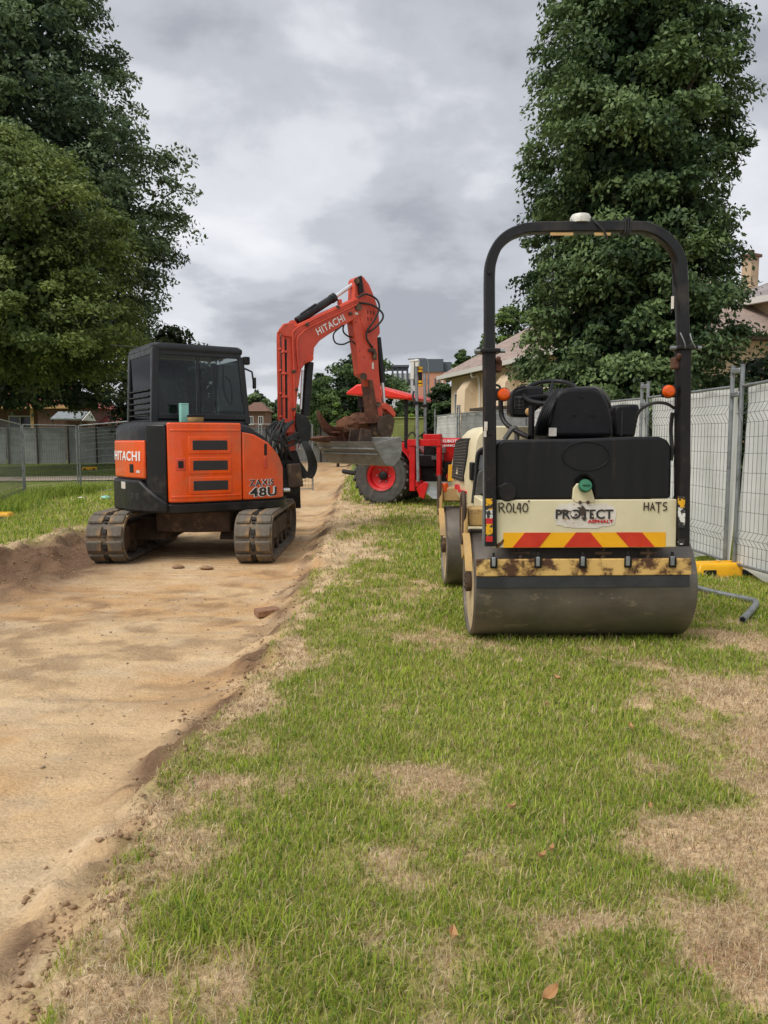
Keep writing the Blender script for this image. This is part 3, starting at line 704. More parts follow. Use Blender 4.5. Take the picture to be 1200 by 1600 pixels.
# far wooded line that closes the horizon
n = 16000; x = RNG.uniform(-420, 420, n); y = 260 + RNG.uniform(0, 30, n) + 0.0004 * x ** 2
hmax = 9 + 6 * fbm(x * 0.02, x * 0 + 3.3, 7, 4)
P = np.stack([x, y, hmax * RNG.uniform(0, 1, n) ** 0.7], 1)
tt = RNG.uniform(0, 1, (n, 1)); cols = np.array(lin(70, 84, 62)) * (1 - tt) + np.array(lin(104, 116, 88)) * tt
V, Fq, K = leaves_mesh(P, np.tile(np.array([[0, -1, .2]]), (n, 1)), 4.2, cols)
o = big_mesh('far_woodland', V, Fq, 4, 'leaf', K); o['kind'] = 'stuff'; tag(o, 'far line of hazy green woodland along the horizon', 'woodland')

# ================================================================== FENCES
def gz(x, y): return float(height(np.array([x]), np.array([y]))[0])
def fence_panel(p0, p1, label, group, z0, z1, H=1.78, cloth=None, spacing=0.075, wire=0.0027, stub=0.2, cat='fence panel'):
    p0, p1 = Vector((*p0, 0)), Vector((*p1, 0)); d = p1 - p0; Ln = d.length; ang = math.atan2(d.y, d.x)
    t = thing('temporary_fence', (p0.x, p0.y, z0), label, cat, ang, group); dz = z1 - z0
    zz = lambda s: dz * s / Ln
    for s, up in ((0.04, stub), (Ln - 0.04, stub)):
        mb = MB(); mb.tube([(s, 0, zz(s) - 0.05), (s, 0, zz(s) + H + up)], 0.021, 10); pst = part('post', mb, 'galvanised', t)
        if up > 0:
            mb = MB(); mb.tube([(s, 0, zz(s) + H + up), (s, 0, zz(s) + H + up + 0.008)], 0.025, 10); part('post_cap', mb, 'galvanised', pst)
    for h in (0.02, H):
        mb = MB(); mb.tube([(0.06, 0, zz(0.06) + h), (Ln - 0.06, 0, zz(Ln) + h)], 0.015, 8); part('rail', mb, 'galvanised', t)
    mb = MB(); k = int((Ln - 0.14) / spacing)
    prof = [(0.02, 0), (0.22, 0), (0.29, -0.045), (0.36, 0), (H - 0.36, 0), (H - 0.27, -0.05), (H - 0.18, 0), (H, 0)]
    for i in range(k + 1):
        s = 0.07 + (Ln - 0.14) * i / k
        mb.tube([(s, q, zz(s) + h) for h, q in prof], wire, 3, cap=False)
    for h, q in [(0.12, 0), (0.22, 0), (0.29, -0.045), (0.36, 0), (0.55, 0), (0.74, 0), (0.93, 0), (1.12, 0), (1.28, 0), (H - 0.36, 0), (H - 0.27, -0.05), (H - 0.18, 0), (H - 0.08, 0)]:
        mb.tube([(0.05, q, zz(0) + h), (Ln - 0.05, q, zz(Ln) + h)], wire, 3, cap=False)
    part('wire_mesh', mb, 'wire_steel', t, kind='stuff')
    if cloth:
        rnd = random.Random(int(p0.x * 100 + p0.y * 37)); mb = MB(); rows = []
        for j in range(13):
            h = -0.06 + (H + 0.05) * j / 12; row = []
            for i in range(25):
                s = 0.02 + (Ln - 0.04) * i / 24
                sag = 0.05 * math.sin(i * 0.55 + p0.y) * (1 if j == 0 else 0)
                row.append((s, 0.05 + 0.022 * math.sin(i * 0.8 + j * 0.35 + p0.y * 3) + rnd.uniform(0, .012), zz(s) + h + sag))
            rows.append(row)
        mb.loft(rows, cap=False, closed=False); part('shade_cloth', mb, cloth, t)
    return t
RF = [(3.66, 5.35), (3.50, 7.70), (3.40, 10.10), (3.10, 12.5), (2.74, 14.85), (2.34, 17.2), (1.88, 19.55), (1.42, 21.9)]
rl = ['nearest white screened fence panel at the right edge', 'white screened fence panel just right of the roller, second from camera', 'white screened fence panel seen behind the roller seat',
      'fence panel before the leafy column, fourth from the camera', 'fence panel seen left of the roller steering wheel', 'grey fence panel below the cream house', 'grey fence panel right of the olive container, last but one', 'farthest pale fence panel beside the olive container']
for i in range(len(RF) - 1):
    a, b = Vector(RF[i]), Vector(RF[i + 1]); d = (b - a).normalized(); n = Vector((-d.y, d.x)) * 0.03 * (1 if i % 2 else -1)
    c = 'shade_cloth_white' if i < 4 or i == 6 else 'shade_cloth_grey'
    # posts of neighbouring panels stand side by side
    b2 = b - d * 0.055; a2 = a + d * 0.055
    fence_panel((b2.x, b2.y), (a2.x, a2.y), rl[i] if i < 6 else rl[7], 'temporary fence panels on the right', gz(b2.x, b2.y) + 0.10, gz(a2.x, a2.y) + 0.10, cloth=c, spacing=0.075 if i < 3 else 0.11)
    # clamp joining the two posts
    if 1 <= i:
        lab = ['', 'steel clamp on the fence posts beside the yellow block', 'steel clamp on the fence posts behind the roller seat', 'steel fence clamp fourth from the camera', 'steel fence clamp left of the steering wheel', 'steel fence clamp below the cream house', 'farthest steel fence clamp by the olive container'][i]
        t = thing('fence_clamp', (a.x, a.y, gz(a.x, a.y) + 0.10), lab, 'clamp', math.atan2(d.y, d.x), 'clamps on the right hand fence')
        for nm, h in (('upper_band', 1.93), ('lower_band', 1.70)):
            mb = MB(); mb.box((0, 0, h), (0.165, 0.055, 0.05)); part(nm, mb, 'galvanised', t, 0.008)
# fence feet
def fence_foot(x, y, rz, label, z=None):
    t = thing('yellow_block', (x, y, (gz(x, y) if z is None else z) - 0.01), label, 'fence block', rz, 'yellow plastic fence blocks')
    mb = MB()
    mb.loft([[(-.33, -.13, 0), (.33, -.13, 0), (.33, .13, 0), (-.33, .13, 0)], [(-.31, -.12, .10), (.31, -.12, .10), (.31, .12, .10), (-.31, .12, .10)], [(-.28, -.09, .14), (.28, -.09, .14), (.28, .09, .14), (-.28, .09, .14)]])
    part('block', mb, 'yellow_plastic', t, 0.012)
    for s in (-1, 1):
        mb = MB(); mb.box((s * .20, -.125, .05), (.13, .02, .06)); part('handle_slot', mb, 'black_plastic', t, 0.008)
        mb = MB(); mb.tube([(s * .06, 0, .125), (s * .06, 0, .15)], .03, 12); part('socket', mb, 'yellow_plastic', t)
    return t
fence_foot(3.40, 7.62, math.radians(6), 'yellow plastic fence block on the grass at right beside the bent pipe')
p = gp(-12, 818, -0.1); fence_foot(p.x, p.y, 0.1, 'yellow plastic fence block cut by the left picture edge')
fence_foot(-13.6, 35.5, 0.3, 'small far yellow fence block beyond the left wire fence')
# bent galvanised pipe lying on the grass
pts = [gp(1079, 925, -0.04), gp(1120, 933, -0.04), gp(1168, 942, -0.04), gp(1181, 948, -0.04), gp(1176, 960, -0.03), gp(1160, 979, -0.03)]
base = gp(1165, 945, -0.05); t = thing('bent_pipe', base, 'bent galvanised steel pipe lying on the grass below the yellow block', 'pipe')
cv = smooth_curve([Vector((p.x, p.y, gz(p.x, p.y) + 0.035)) - base for p in pts], 6)
mb = MB(); mb.tube(cv, 0.024, 12); part('tube', mb, 'galvanised', t)
mb = MB(); e0 = cv[-1]; e1 = e0 + (cv[-1] - cv[-2]).normalized() * 0.006; mb.tube([e0, e1], 0.018, 12); part('open_end', mb, 'black_plastic', t)
# left fences
LFp = [(-6.2, 11.7), (-7.25, 14.4), (-8.45, 18.0), (-7.95, 20.0), (-5.6, 20.35), (-3.3, 20.6), (-1.9, 20.9)]
ll = ['open wire fence panel running off the left picture edge', 'open wire fence panel left of the leaning corner posts', 'open wire fence panel between the two leaning posts at left', 'open wire fence panel running behind the excavator cab', 'open wire fence panel behind the excavator body', 'open wire fence panel seen under the excavator boom']
for i in range(len(LFp) - 1):
    a, b = LFp[i], LFp[i + 1]
    fence_panel(a, b, ll[i], 'open wire fence panels on the left', gz(*a) + 0.03, gz(*b) + 0.03, H=1.76, spacing=0.085, wire=0.003, stub=0.0)
# solid grey hoarding fence farther back on the left
for i in range(8):
    x0 = -27 + i * 3.1; y0 = 41.5 + i * 0.5
    t = thing('screen_fence', (x0, y0, gz(x0, y0)), ['', '', ''][0] or 'grey screened fence length %s beyond the gravel path' % ['farthest left', 'second from left', 'third from left', 'fourth from left', 'fifth from left', 'sixth from left', 'last but one to the right', 'rightmost'][i], 'fence', math.atan2(.5, 3.1), 'grey screen fence beyond the path')
    rows = []
    for j in range(5): rows.append([(3.1 * k / 12, 0.03 * math.sin(k * 1.3 + j + i), 0.05 + 1.95 * j / 4) for k in range(13)])
    mb = MB(); mb.loft(rows, cap=False, closed=False); part('screen', mb, 'shade_cloth_grey', t)
    for s in (0.1, 1.6): 
        mb = MB(); mb.tube([(s, -.06, 0), (s, -.06, 2.15)], .045, 6); part('post', mb, 'timber_dark', t)
    mb = MB(); mb.tube([(0, -.06, 2.0), (3.08, -.06, 2.0)], .03, 6); part('rail', mb, 'galvanised', t)

# ================================================================== BUILDINGS
def hip_roof(mb, w, d, z, rise, over, ridge):      # local footprint 0..w by 0..d; ridge along x, inset both ends
    a = [(-over, -over, z), (w + over, -over, z), (w + over, d + over, z), (-over, d + over, z)]
    r0, r1 = (ridge, d / 2, z + rise), (w - ridge, d / 2, z + rise)
    mb.add(a + [r0, r1], [(0, 1, 5, 4), (1, 2, 5), (2, 3, 4, 5), (3, 0, 4), (3, 2, 1, 0)])
def window(t, x0, x1, z0, z1, y=-0.0, frame='trim_white', bars=1):
    w = MB(); fr = 0.07
    for a, b, c, d in ((x0, x1, z1 - fr, z1), (x0, x1, z0, z0 + fr), (x0, x0 + fr, z0 + fr, z1 - fr), (x1 - fr, x1, z0 + fr, z1 - fr)): w.b2((a, y - .09, c), (b, y + .02, d))
    for k in range(bars):
        xm = x0 + (x1 - x0) * (k + 1) / (bars + 1); w.b2((xm - .025, y - .07, z0 + fr), (xm + .025, y + .02, z1 - fr))
    f = part('window', w, frame, t)
    w = MB(); w.b2((x0 + .03, y - .04, z0 + .03), (x1 - .03, y - .01, z1 - .03)); part('pane', w, 'window_dark', f)
    w = MB(); w.b2((x0 - .08, y - .14, z0 - .08), (x1 + .08, y + .02, z0 - .002)); part('sill', w, frame, f)
# cream rendered house on the right: its long wall runs from the far left corner towards the camera
c0, c1 = at(705, 640, 40), at(829, 640, 31)
A, B = Vector((c0.x, 40, 0)), Vector((c1.x, 31, 0)); dirv = (B - A).normalized(); Lw = 17.0
ang = math.atan2(dirv.y, dirv.x)
eave = at(703, 588, 40).z
t = thing('house', (A.x, A.y, -0.1), 'cream rendered house with pinkish tiled hip roof behind the fence', 'house', ang)
mb = MB(); mb.b2((0, 0, 0), (Lw, 8.5, eave)); part('wall', mb, 'render_cream', t)
mb = MB(); hip_roof(mb, Lw, 8.5, eave + .12, 3.0, 0.55, 4.2); roof = part('roof', mb, 'roof_tile_pink', t)
mb = MB()
for a, b in (((-.6, -.62, eave - .06), (Lw + .6, -.5, eave + .13)), ((-.62, -.5, eave - .06), (-.5, 9.0, eave + .13))): mb.b2(a, b)
part('gutter', mb, 'trim_white', roof)
mb = MB(); mb.b2((-.5, -.5, eave - .02), (Lw + .5, 9, eave + .1)); part('eaves', mb, 'timber_dark', roof)
for x in (3.0, 7.6, 12.2):
    mb = MB(); mb.loft([[(x - .6, -.75, 0), (x + .6, -.75, 0), (x + .6, 0, 0), (x - .6, 0, 0)], [(x - .55, -.6, eave * .82), (x + .55, -.6, eave * .82), (x + .55, 0, eave * .82), (x - .55, 0, eave * .82)], [(x - .5, -.1, eave * .97), (x + .5, -.1, eave * .97), (x + .5, 0, eave * .97), (x - .5, 0, eave * .97)]]); part('buttress', mb, 'render_cream', t)
for x in (1.1, 5.2, 9.8): window(t, x - .45, x + .45, eave - 1.9, eave - .8)
mb = MB(); mb.tube(smooth_curve([(4.05, -.5, eave), (4.05, -.45, eave - .25), (4.05, -.08, eave - .55), (4.05, -.08, .2)], 4), .05, 8); part('downpipe', mb, 'trim_white', t)
mb = MB(); mb.b2((6.2, -1.4, eave - 1.9), (9.2, -.02, eave - 1.78)); part('porch_roof', mb, 'timber_dark', t)
# antenna
ab = Vector((5.2, 4.25, eave + 3.0)); mb = MB(); mb.tube([ab, ab + Vector((0, 0, 1.9))], .03, 6); an = part('antenna_mast', mb, 'galvanised', roof)
mb = MB(); top = ab + Vector((0, 0, 1.8)); bd = Vector((-.6, -.8, 0)); mb.tube([top - bd * 1.0, top + bd * 1.0], .02, 5)
for k in range(-4, 5): q = top + bd * 0.22 * k; sd = Vector((.8, -.6, .1)) * (.35 + .03 * k); mb.tube([q - sd, q + sd], .012, 4)
part('antenna_elements', mb, 'galvanised', roof)
# second house behind the leafy tree, at the right picture edge
c0 = at(1168, 600, 27); t = thing('house', (c0.x - 0.8, 27, -0.1), 'cream brick house with grey tiled roof at the right picture edge', 'house', math.radians(-62))
e2 = at(1185, 470, 26).z
mb = MB(); mb.b2((0, 0, 0), (12, 8, e2)); part('wall', mb, 'brick_cream', t)
mb = MB(); hip_roof(mb, 12, 8, e2 + .1, 2.3, .5, 3.6); roof = part('roof', mb, 'roof_tile_grey', t)
mb = MB(); mb.b2((-.55, -.62, e2 - .08), (12.5, -.45, e2 + .12)); part('gutter', mb, 'trim_white', roof)
ch = at(1173, 400, 28.2); Mi = Matrix.Rotation(math.radians(62), 4, 'Z') @ Matrix.Translation((-(c0.x - .8), -27, .1)); ch = Mi @ ch
zc_ = at(1173, 402, 28.2).z + .1
mb = MB(); mb.b2((ch.x - .2, ch.y - .2, e2 + .3), (ch.x + .2, ch.y + .2, zc_)); cz_ = part('chimney', mb, 'brick_cream', roof)
mb = MB(); mb.box((ch.x, ch.y, zc_ + .03), (.54, .54, .1)); mb.tube([(ch.x, ch.y, zc_ + .08), (ch.x, ch.y, zc_ + .24)], .11, 10); part('chimney_pot', mb, 'brick_brown', cz_)
for x in (1.3, 4.6): window(t, x - .6, x + .6, e2 - 2.0, e2 - .75)
# brick bungalow with red roof on the far left
x0 = at(-160, 600, 52).x; x1 = at(108, 600, 52).x
t = thing('house', (x0, 52, -0.25), 'brown brick bungalow with red roof and dark veranda at far left', 'house')
W = x1 - x0; e3 = at(60, 634, 52).z + .25
mb = MB(); mb.b2((0, 2.2, 0), (W, 10, e3)); part('wall', mb, 'brick_brown', t)
mb = MB(); mb.b2((W - 2.2, 0, 0), (W, 2.2, e3 - .1)); part('front_bay', mb, 'brick_brown', t)
mb = MB(); hip_roof(mb, W, 10, e3, 2.6, .5, 4.5); roof = part('roof', mb, 'roof_red', t)
mb = MB(); mb.b2((-.5, -.6, e3 - .2), (W + .5, -.48, e3 + .02)); part('fascia', mb, 'tan_card', roof)
for k in range(5):
    mb = MB(); mb.b2((W - 2.5 - 2.6 * k - .22, .05, 0), (W - 2.5 - 2.6 * k, .27, e3 - .2)); part('veranda_post', mb, 'tan_card', t)
for k in range(3): window(t, W - 5.2 - 3.6 * k, W - 3.6 - 3.6 * k, .9, e3 - .6, y=2.2)
mb = MB(); cxx = at(107, 645, 50).x - x0; zc = at(107, 648, 50).z
for k in range(20): 
    xk = cxx - 1.0 + 2.0 * k / 20; mb.tube([(xk, -2.4, zc - .05), (xk, -1.1, zc + .45)], .055, 6)
aw = part('awning', mb, 'awning_metal', t)
mb = MB(); mb.prism([(-2.45, zc - .12), (-1.05, zc + .5), (-.1, zc - .12)], 'x', cxx + 1.0, cxx + 1.06); part('awning_gable', mb, 'trim_white', aw)
for s in (-.95, .9):
    mb = MB(); mb.b2((cxx + s - .05, -2.3, 0), (cxx + s + .05, -2.2, zc - .1)); part('awning_post', mb, 'timber_dark', t)
mb = MB(); mb.b2((cxx - .8, -1.0, 0), (cxx + .8, -.05, zc - .15)); part('porch', mb, 'brick_brown', t)
# low shed with brick red roof to its right
x0, x1 = at(128, 650, 57).x, at(214, 650, 57).x; z1 = at(150, 648, 57).z + .25; z0 = at(150, 664, 57).z + .25
t = thing('shed', (x0, 57, -0.25), 'long low shed with faded red roof behind the grey fence', 'shed')
mb = MB(); mb.b2((0, 0, 0), (x1 - x0, 4, z0)); part('wall', mb, 'brick_brown', t)
mb = MB(); mb.prism([(-.4, z0), (2, z1), (4.4, z0)], 'x', -.3, x1 - x0 + .3); part('roof', mb, 'roof_red', t)
# far house seen between cab and boom
p0, p1 = at(382, 650, 95), at(415, 650, 95); z0 = at(400, 640, 95).z
t = thing('house', (p0.x, 95, -.2), 'small far house with brown roof between cab and boom', 'house')
mb = MB(); mb.b2((0, 0, 0), (p1.x - p0.x, 5, z0)); part('wall', mb, 'brick_brown', t)
mb = MB(); hip_roof(mb, p1.x - p0.x, 5, z0, 1.2, .4, .8); part('roof', mb, 'brick_brown', t)
for k in range(2): window(t, .5 + k * 1.2, 1.1 + k * 1.2, z0 - 1.6, z0 - .6)
# city blocks far off
def city(u0, u1, vt, Y, wall, label, cols, rows, crown, mats):
    a, b = at(u0, vt, Y), at(u1, vt, Y); W, H = b.x - a.x, a.z
    t = thing('apartment_block', (a.x, Y, -.2), label, 'building', group='far city blocks')
    mb = MB(); mb.b2((0, 0, 0), (W, 16, H)); part('wall', mb, wall, t)
    mb = MB()
    if crown == 'slab':
        mb.b2((-1.2, -.8, H + 1.6), (W * .55, 12, H + 2.1)); part('roof_slab', mb, 'city_dark', t)
        for k in range(4):
            mb = MB(); mb.b2((W * (.02 + .15 * k), -.3, H - 3), (W * (.02 + .15 * k) + .5, .3, H + 1.6)); part('column', mb, 'city_dark', t)
    else:
        mb.b2((-.3, -.3, H), (W * .92, 12, H + 3.2)); part('plant_storey', mb, 'city_dark', t)
        mb = MB(); mb.b2((W * .94, 1, H - 2), (W * 1.25, 9, H + 2.6)); part('side_tower', mb, 'city_dark', t)
    rnd = random.Random(int(u0))
    for r in range(rows):
        for c in range(cols):
            if rnd.random() < .12: continue
            x = W * (c + .5 + .25 * (r % 2) * (crown != 'slab')) / (cols + .3); z = H - 1.6 - r * 3.0; wd = W / cols * .42
            mb = MB(); mb.b2((x - wd / 2, -.12, z - 1.5), (x + wd / 2, .2, z)); part('window', mb, mats[rnd.randrange(len(mats))], t)
city(611, 662, 582, 205, 'city_white', 'far white apartment block with flat roof slab above the red canopy', 6, 5, 'slab', ['window_dark', 'city_dark'])
city(655, 696, 580, 195, 'city_orange', 'far salmon coloured apartment block with dark top storey', 7, 5, 'plant', ['trim_white', 'city_dark', 'city_dark'])
# olive site container
a, b = at(612, 654, 25), at(664, 654, 25)
t = thing('site_container', (a.x, 25, 0), 'olive green steel box behind the red tractor', 'container')
Wd, Ht = b.x - a.x, a.z
mb = MB(); mb.b2((0, 0, .08), (Wd, 1.2, Ht)); part('box_body', mb, 'olive_paint', t, .03)
mb = MB(); mb.b2((-.02, -.03, Ht), (Wd + .02, 1.22, Ht + .05)); part('lid', mb, 'olive_paint', t, .015)
mb = MB(); mb.b2((.15, -.03, .3), (Wd - .35, 0.01, Ht - .18)); part('door_panel', mb, 'olive_paint', t, .01)
mb = MB(); mb.b2((0.05, .1, -.1), (.2, 1.1, .1)); mb.b2((Wd - .2, .1, -.1), (Wd - .05, 1.1, .1)); part('skids', mb, 'timber_dark', t)
# street lamp far off
b = at(669, 684, 62); t = thing('street_lamp', (b.x, 62, -.1), 'far grey street lamp with curved arm left of the cream house', 'street lamp')
tp = at(668, 575, 62).z + .1; mb = MB(); mb.tube([(0, 0, 0), (0, 0, tp * .6), (0, 0, tp)], [.09, .07, .05], 8); part('pole', mb, 'galvanised', t)
mb = MB(); mb.tube(smooth_curve([(0, 0, tp), (-.05, 0, tp + .5), (-.3, 0, tp + .75), (-1.2, 0, tp + .72)], 4), .04, 6); ar = part('arm', mb, 'galvanised', t)
mb = MB(); mb.box((-1.4, 0, tp + .7), (.5, .16, .1)); part('lamp_head', mb, 'galvanised', ar, .02)

# ================================================================== EXCAVATOR
E = Vector((-2.3, 9.75, ROADZ)); TH = math.radians(33)
MH, MU = Matrix.Rotation(TH, 4, 'Z'), Matrix.Rotation(math.pi / 2, 4, 'Z')
LEFT = Vector((-math.sin(TH), math.cos(TH), 0))
exc = thing('excavator', E, 'orange compact crawler excavator with dark cab on the dirt road', 'excavator')
def hl(u, v, lat=0.0):                    # pixel to (forward, up) in the boom's own plane
    p = on_plane(u, v, E + LEFT * lat, LEFT) - E
    q = MH.inverted() @ p; return (q.x, q.z)
def z2(x, y): return (400 + x * .26667, 410 + y * .26667)
def hz(x, y, lat=0.0): return hl(*z2(x, y), lat)
def h3(x, y, lat): a = hz(x, y, lat); return (a[0], lat, a[1])
H = lambda: MB(MH)
U = lambda: MB(MU)
# --- undercarriage (local x = travel)
R0, AX, TW = 0.265, 0.96, 0.42
def track_path(r, n=14):
    pts = []
    for k in range(n + 1): a = -math.pi / 2 + math.pi * k / n; pts.append((AX + r * math.cos(a), R0 + .025 + r * math.sin(a)))
    for k in range(n + 1): a = math.pi / 2 + math.pi * k / n; pts.append((-AX + r * math.cos(a), R0 + .025 + r * math.sin(a)))
    return pts
lug_mb = MB(); lug_mb.loft([[(-.068, -.087, 0), (.068, -.075, 0), (.068, .087, 0), (-.068, .087, 0)], [(-.052, -.08, .026), (.052, -.07, .026), (.052, .082, .026), (-.052, .082, .026)]])
lug_src = None
for side in (-1, 1):
    yc = side * 0.83
    mb = U(); o_, i_ = track_path(R0), track_path(R0 - .035)
    mb.loft([[(p[0], yc - TW / 2, p[1]) for p in o_], [(p[0], yc + TW / 2, p[1]) for p in o_], [(p[0], yc + TW / 2, p[1]) for p in i_], [(p[0], yc - TW / 2, p[1]) for p in i_], [(p[0], yc - TW / 2, p[1]) for p in o_]], cap=False)
    belt = part('track', mb, 'track_rubber', exc)
    P = track_path(R0, 40); P.append(P[0]); seg = np.cumsum([0] + [math.dist(P[i], P[i + 1]) for i in range(len(P) - 1)])
    NL = 34
    for k in range(NL):
        s = seg[-1] * k / NL; i = int(np.searchsorted(seg, s, 'right') - 1); f = (s - seg[i]) / (seg[i + 1] - seg[i] + 1e-9)
        x, z = P[i][0] + (P[i + 1][0] - P[i][0]) * f, P[i][1] + (P[i + 1][1] - P[i][1]) * f
        tx, tz = P[i + 1][0] - P[i][0], P[i + 1][1] - P[i][1]; l = math.hypot(tx, tz) or 1; tx /= l; tz /= l
        T_ = Vector((tx, 0, tz)); Nn = Vector((tz, 0, -tx))
        for hs in (-1, 1):
            Y_ = Nn.cross(T_)
            B_ = Matrix(((T_.x, Y_.x * hs, Nn.x, x), (T_.y, Y_.y * hs, Nn.y, yc + Y_.y * hs * .112), (T_.z, Y_.z * hs, Nn.z, z), (0, 0, 0, 1)))
            if lug_src is None:
                lug_src = part('track_lug', lug_mb, 'track_rubber', belt, .006, 1); lo = lug_src
            else:
                lo = lug_src.copy(); C.objects.link(lo); lo.parent = belt
            lo.matrix_local = MU @ B_
        if k % 1 == 0:
            if side == -1 and k == 0:
                m2 = MB(); m2.box((0, 0, .008), (.05, .045, .03)); m2.box((.055, 0, .004), (.025, .03, .02)); link_src = part('track_link', m2, 'track_dark', belt); lk = link_src
            else: lk = link_src.copy(); C.objects.link(lk); lk.parent = belt
            lk.matrix_local = MU @ Matrix(((T_.x, 0, Nn.x, x), (0, 1, 0, yc), (T_.z, 0, Nn.z, z), (0, 0, 0, 1)))
    for ex in (-AX, AX):
        mb = U(); mb.lathe([(.02, -.17), (.13, -.17), (.15, -.13), (.205, -.13), (.21, -.1), (.21, .1), (.205, .13), (.15, .13), (.13, .17), (.02, .17)], (ex, yc, R0 + .025), (0, 1, 0), 24)
        part('track_wheel', mb, 'dirty_steel', exc)
    for k in range(4):
        mb = U(); mb.lathe([(.02, -.14), (.075, -.14), (.075, .14), (.02, .14)], (-.6 + .4 * k, yc, .135), (0, 1, 0), 16); part('track_roller', mb, 'dirty_steel', exc)
    mb = U(); mb.prism([(-.8, .2), (.8, .2), (.85, .3), (.7, .42), (-.7, .42), (-.85, .3)], 'y', yc - .13, yc + .13); part('track_frame', mb, 'dirty_steel', exc, .01)
    mb = U(); mb.prism([(.25, .46), (-.25, .46), (-.5, .2), (.5, .2)], 'y', min(yc - side * .12, side * .3), max(yc - side * .12, side * .3)); part('cross_leg', mb, 'dirty_steel', exc, .01)
mb = U(); mb.prism([(-.55, -.45), (.55, -.45), (.62, 0), (.55, .45), (-.55, .45), (-.62, 0)], 'z', .3, .56); part('centre_frame', mb, 'dirty_steel', exc, .02)
mb = U(); mb.lathe([(.02, .5), (.5, .5), (.5, .66), (.02, .66)], (0, 0, 0), (0, 0, 1), 32); part('slew_ring', mb, 'black_steel', exc)
# dozer blade at the front end
mb = U(); prof = [(1.95, .36), (1.90, .52), (1.90, .68), (1.97, .80), (1.93, .80), (1.86, .68), (1.86, .52), (1.91, .36)]
mb.prism(prof, 'y', -1.03, 1.03); bl = part('dozer_blade', mb, 'black_steel', exc, .006)
for s in (-1, 1):
    mb = U(); mb.prism([(.5, .34), (1.88, .44), (1.88, .58), (.5, .46)], 'y', s * .42 - .05, s * .42 + .05); part('blade_arm', mb, 'black_steel', bl, .008)
# --- upper house: outline in plan, from the middle of the tail round the right hand side to the front
OUT = [(-1.03, .12), (-1.02, -.1), (-1.0, -.32), (-.955, -.52), (-.88, -.69), (-.77, -.82), (-.62, -.9), (-.4, -.925), (-.1, -.94), (.2, -.935), (.45, -.91), (.62, -.86), (.76, -.76), (.86, -.62), (.92, -.45)]
OUT = [tuple(p)[:2] for p in smooth_curve([(a, b, 0) for a, b in OUT], 5)]
OS = np.cumsum([0] + [math.dist(OUT[i], OUT[i + 1]) for i in range(len(OUT) - 1)])
OX, OY = np.array([p[0] for p in OUT]), np.array([p[1] for p in OUT])
def opt(s, off=0.0):
    x, y = np.interp(s, OS, OX), np.interp(s, OS, OY)
    xa, ya = np.interp(s - .02, OS, OX), np.interp(s - .02, OS, OY); xb, yb = np.interp(s + .02, OS, OX), np.interp(s + .02, OS, OY)
    tx, ty = xb - xa, yb - ya; l = math.hypot(tx, ty) or 1
    return x + ty / l * off, y - tx / l * off
def s_at(x, y): return OS[int(np.argmin((OX - x) ** 2 + (OY - y) ** 2))]
def strip(s0, s1, z0, z1, o0, o1, n=18, M=True):
    mb = H(); rings = []
    for k in range(n + 1):
        s = s0 + (s1 - s0) * k / n; a, b = opt(s, o0), opt(s, o1)
        lo, hi = (z0(s) if callable(z0) else z0), (z1(s) if callable(z1) else z1)
        rings.append([(a[0], a[1], lo), (b[0], b[1], lo), (b[0], b[1], hi), (a[0], a[1], hi)])
    return mb.loft(rings)
def topz(x): return float(np.interp(x, [-9, .08, .3, .5, .66, .78, .9], [1.60, 1.60, 1.56, 1.46, 1.30, 1.08, .86]))
full = OUT + [(.95, .45), (.9, .75), (.6, .93), (-.5, .93), (-.75, .82), (-.93, .6), (-1.0, .35)]
mb = H(); rings = []
for f, zf in ((.93, lambda x: .60), (.97, lambda x: .64), (.975, lambda x: topz(x) - .10), (.955, lambda x: topz(x) - .03), (.90, lambda x: topz(x) + .01)):
    rings.append([(x * f, y * f, zf(x)) for x, y in full])
mb.loft(rings); body = part('house_body', mb, 'black_paint', exc)
mb = H(); mb.loft([[(x * f, y * f, z) for x, y in full] for f, z in ((.9, .56), (1.0, .585), (1.005, .675), (.96, .69))]); part('skirt', mb, 'black_paint', exc, .006)
sA, sB, sC = s_at(-.72, -.85), s_at(.13, -.94), s_at(.73, -.79)
# orange side panels, each with a rounded raised edge
p1 = part('engine_panel', strip(sA, sB - .006, .70, 1.60, -.05, .012, 24), 'orange_paint', exc, .018, 3)
z1f = lambda s: min(1.50, topz(opt(s)[0]) - .09)
p2 = part('front_panel', strip(sB + .006, sC, .70, z1f, -.05, .012, 24), 'orange_paint', exc, .016, 3)
# pressed creases along the panel
for z_ in (1.515, .765):
    part('pressed_rib', strip(sA + .04, sB - .03, z_ - .012, z_ + .012, .0, .019, 16), 'orange_paint', p1, .006)
v0, v1 = s_at(-.44, -.92), s_at(-.04, -.94)
for zc in (1.345, 1.115, .885):
    fr = part('vent_frame', strip(v0 - .045, v1 + .045, zc - .098, zc + .098, .0, .020, 12), 'orange_paint', p1, .018, 3)
    part('vent_grille', strip(v0, v1, zc - .058, zc + .058, .0, .0225, 12), 'mesh_dark', fr, .008)
# latch and handle recess
sl = s_at(-.58, -.91)
lt = part('latch_plate', strip(sl - .055, sl + .055, 1.06, 1.20, .0, .017, 4), 'orange_faded', p1, .01)
part('latch', strip(sl - .028, sl + .028, 1.09, 1.17, .0, .025, 3), 'black_steel', lt, .006)
sh = s_at(.43, -.91)
part('handle', strip(sh - .018, sh + .018, 1.22, 1.36, .0, .021, 3), 'black_steel', p2, .008)
part('handle_groove', strip(sh - .026, sh + .026, 1.06, 1.20, .0, .018, 3), 'orange_faded', p2, .012)
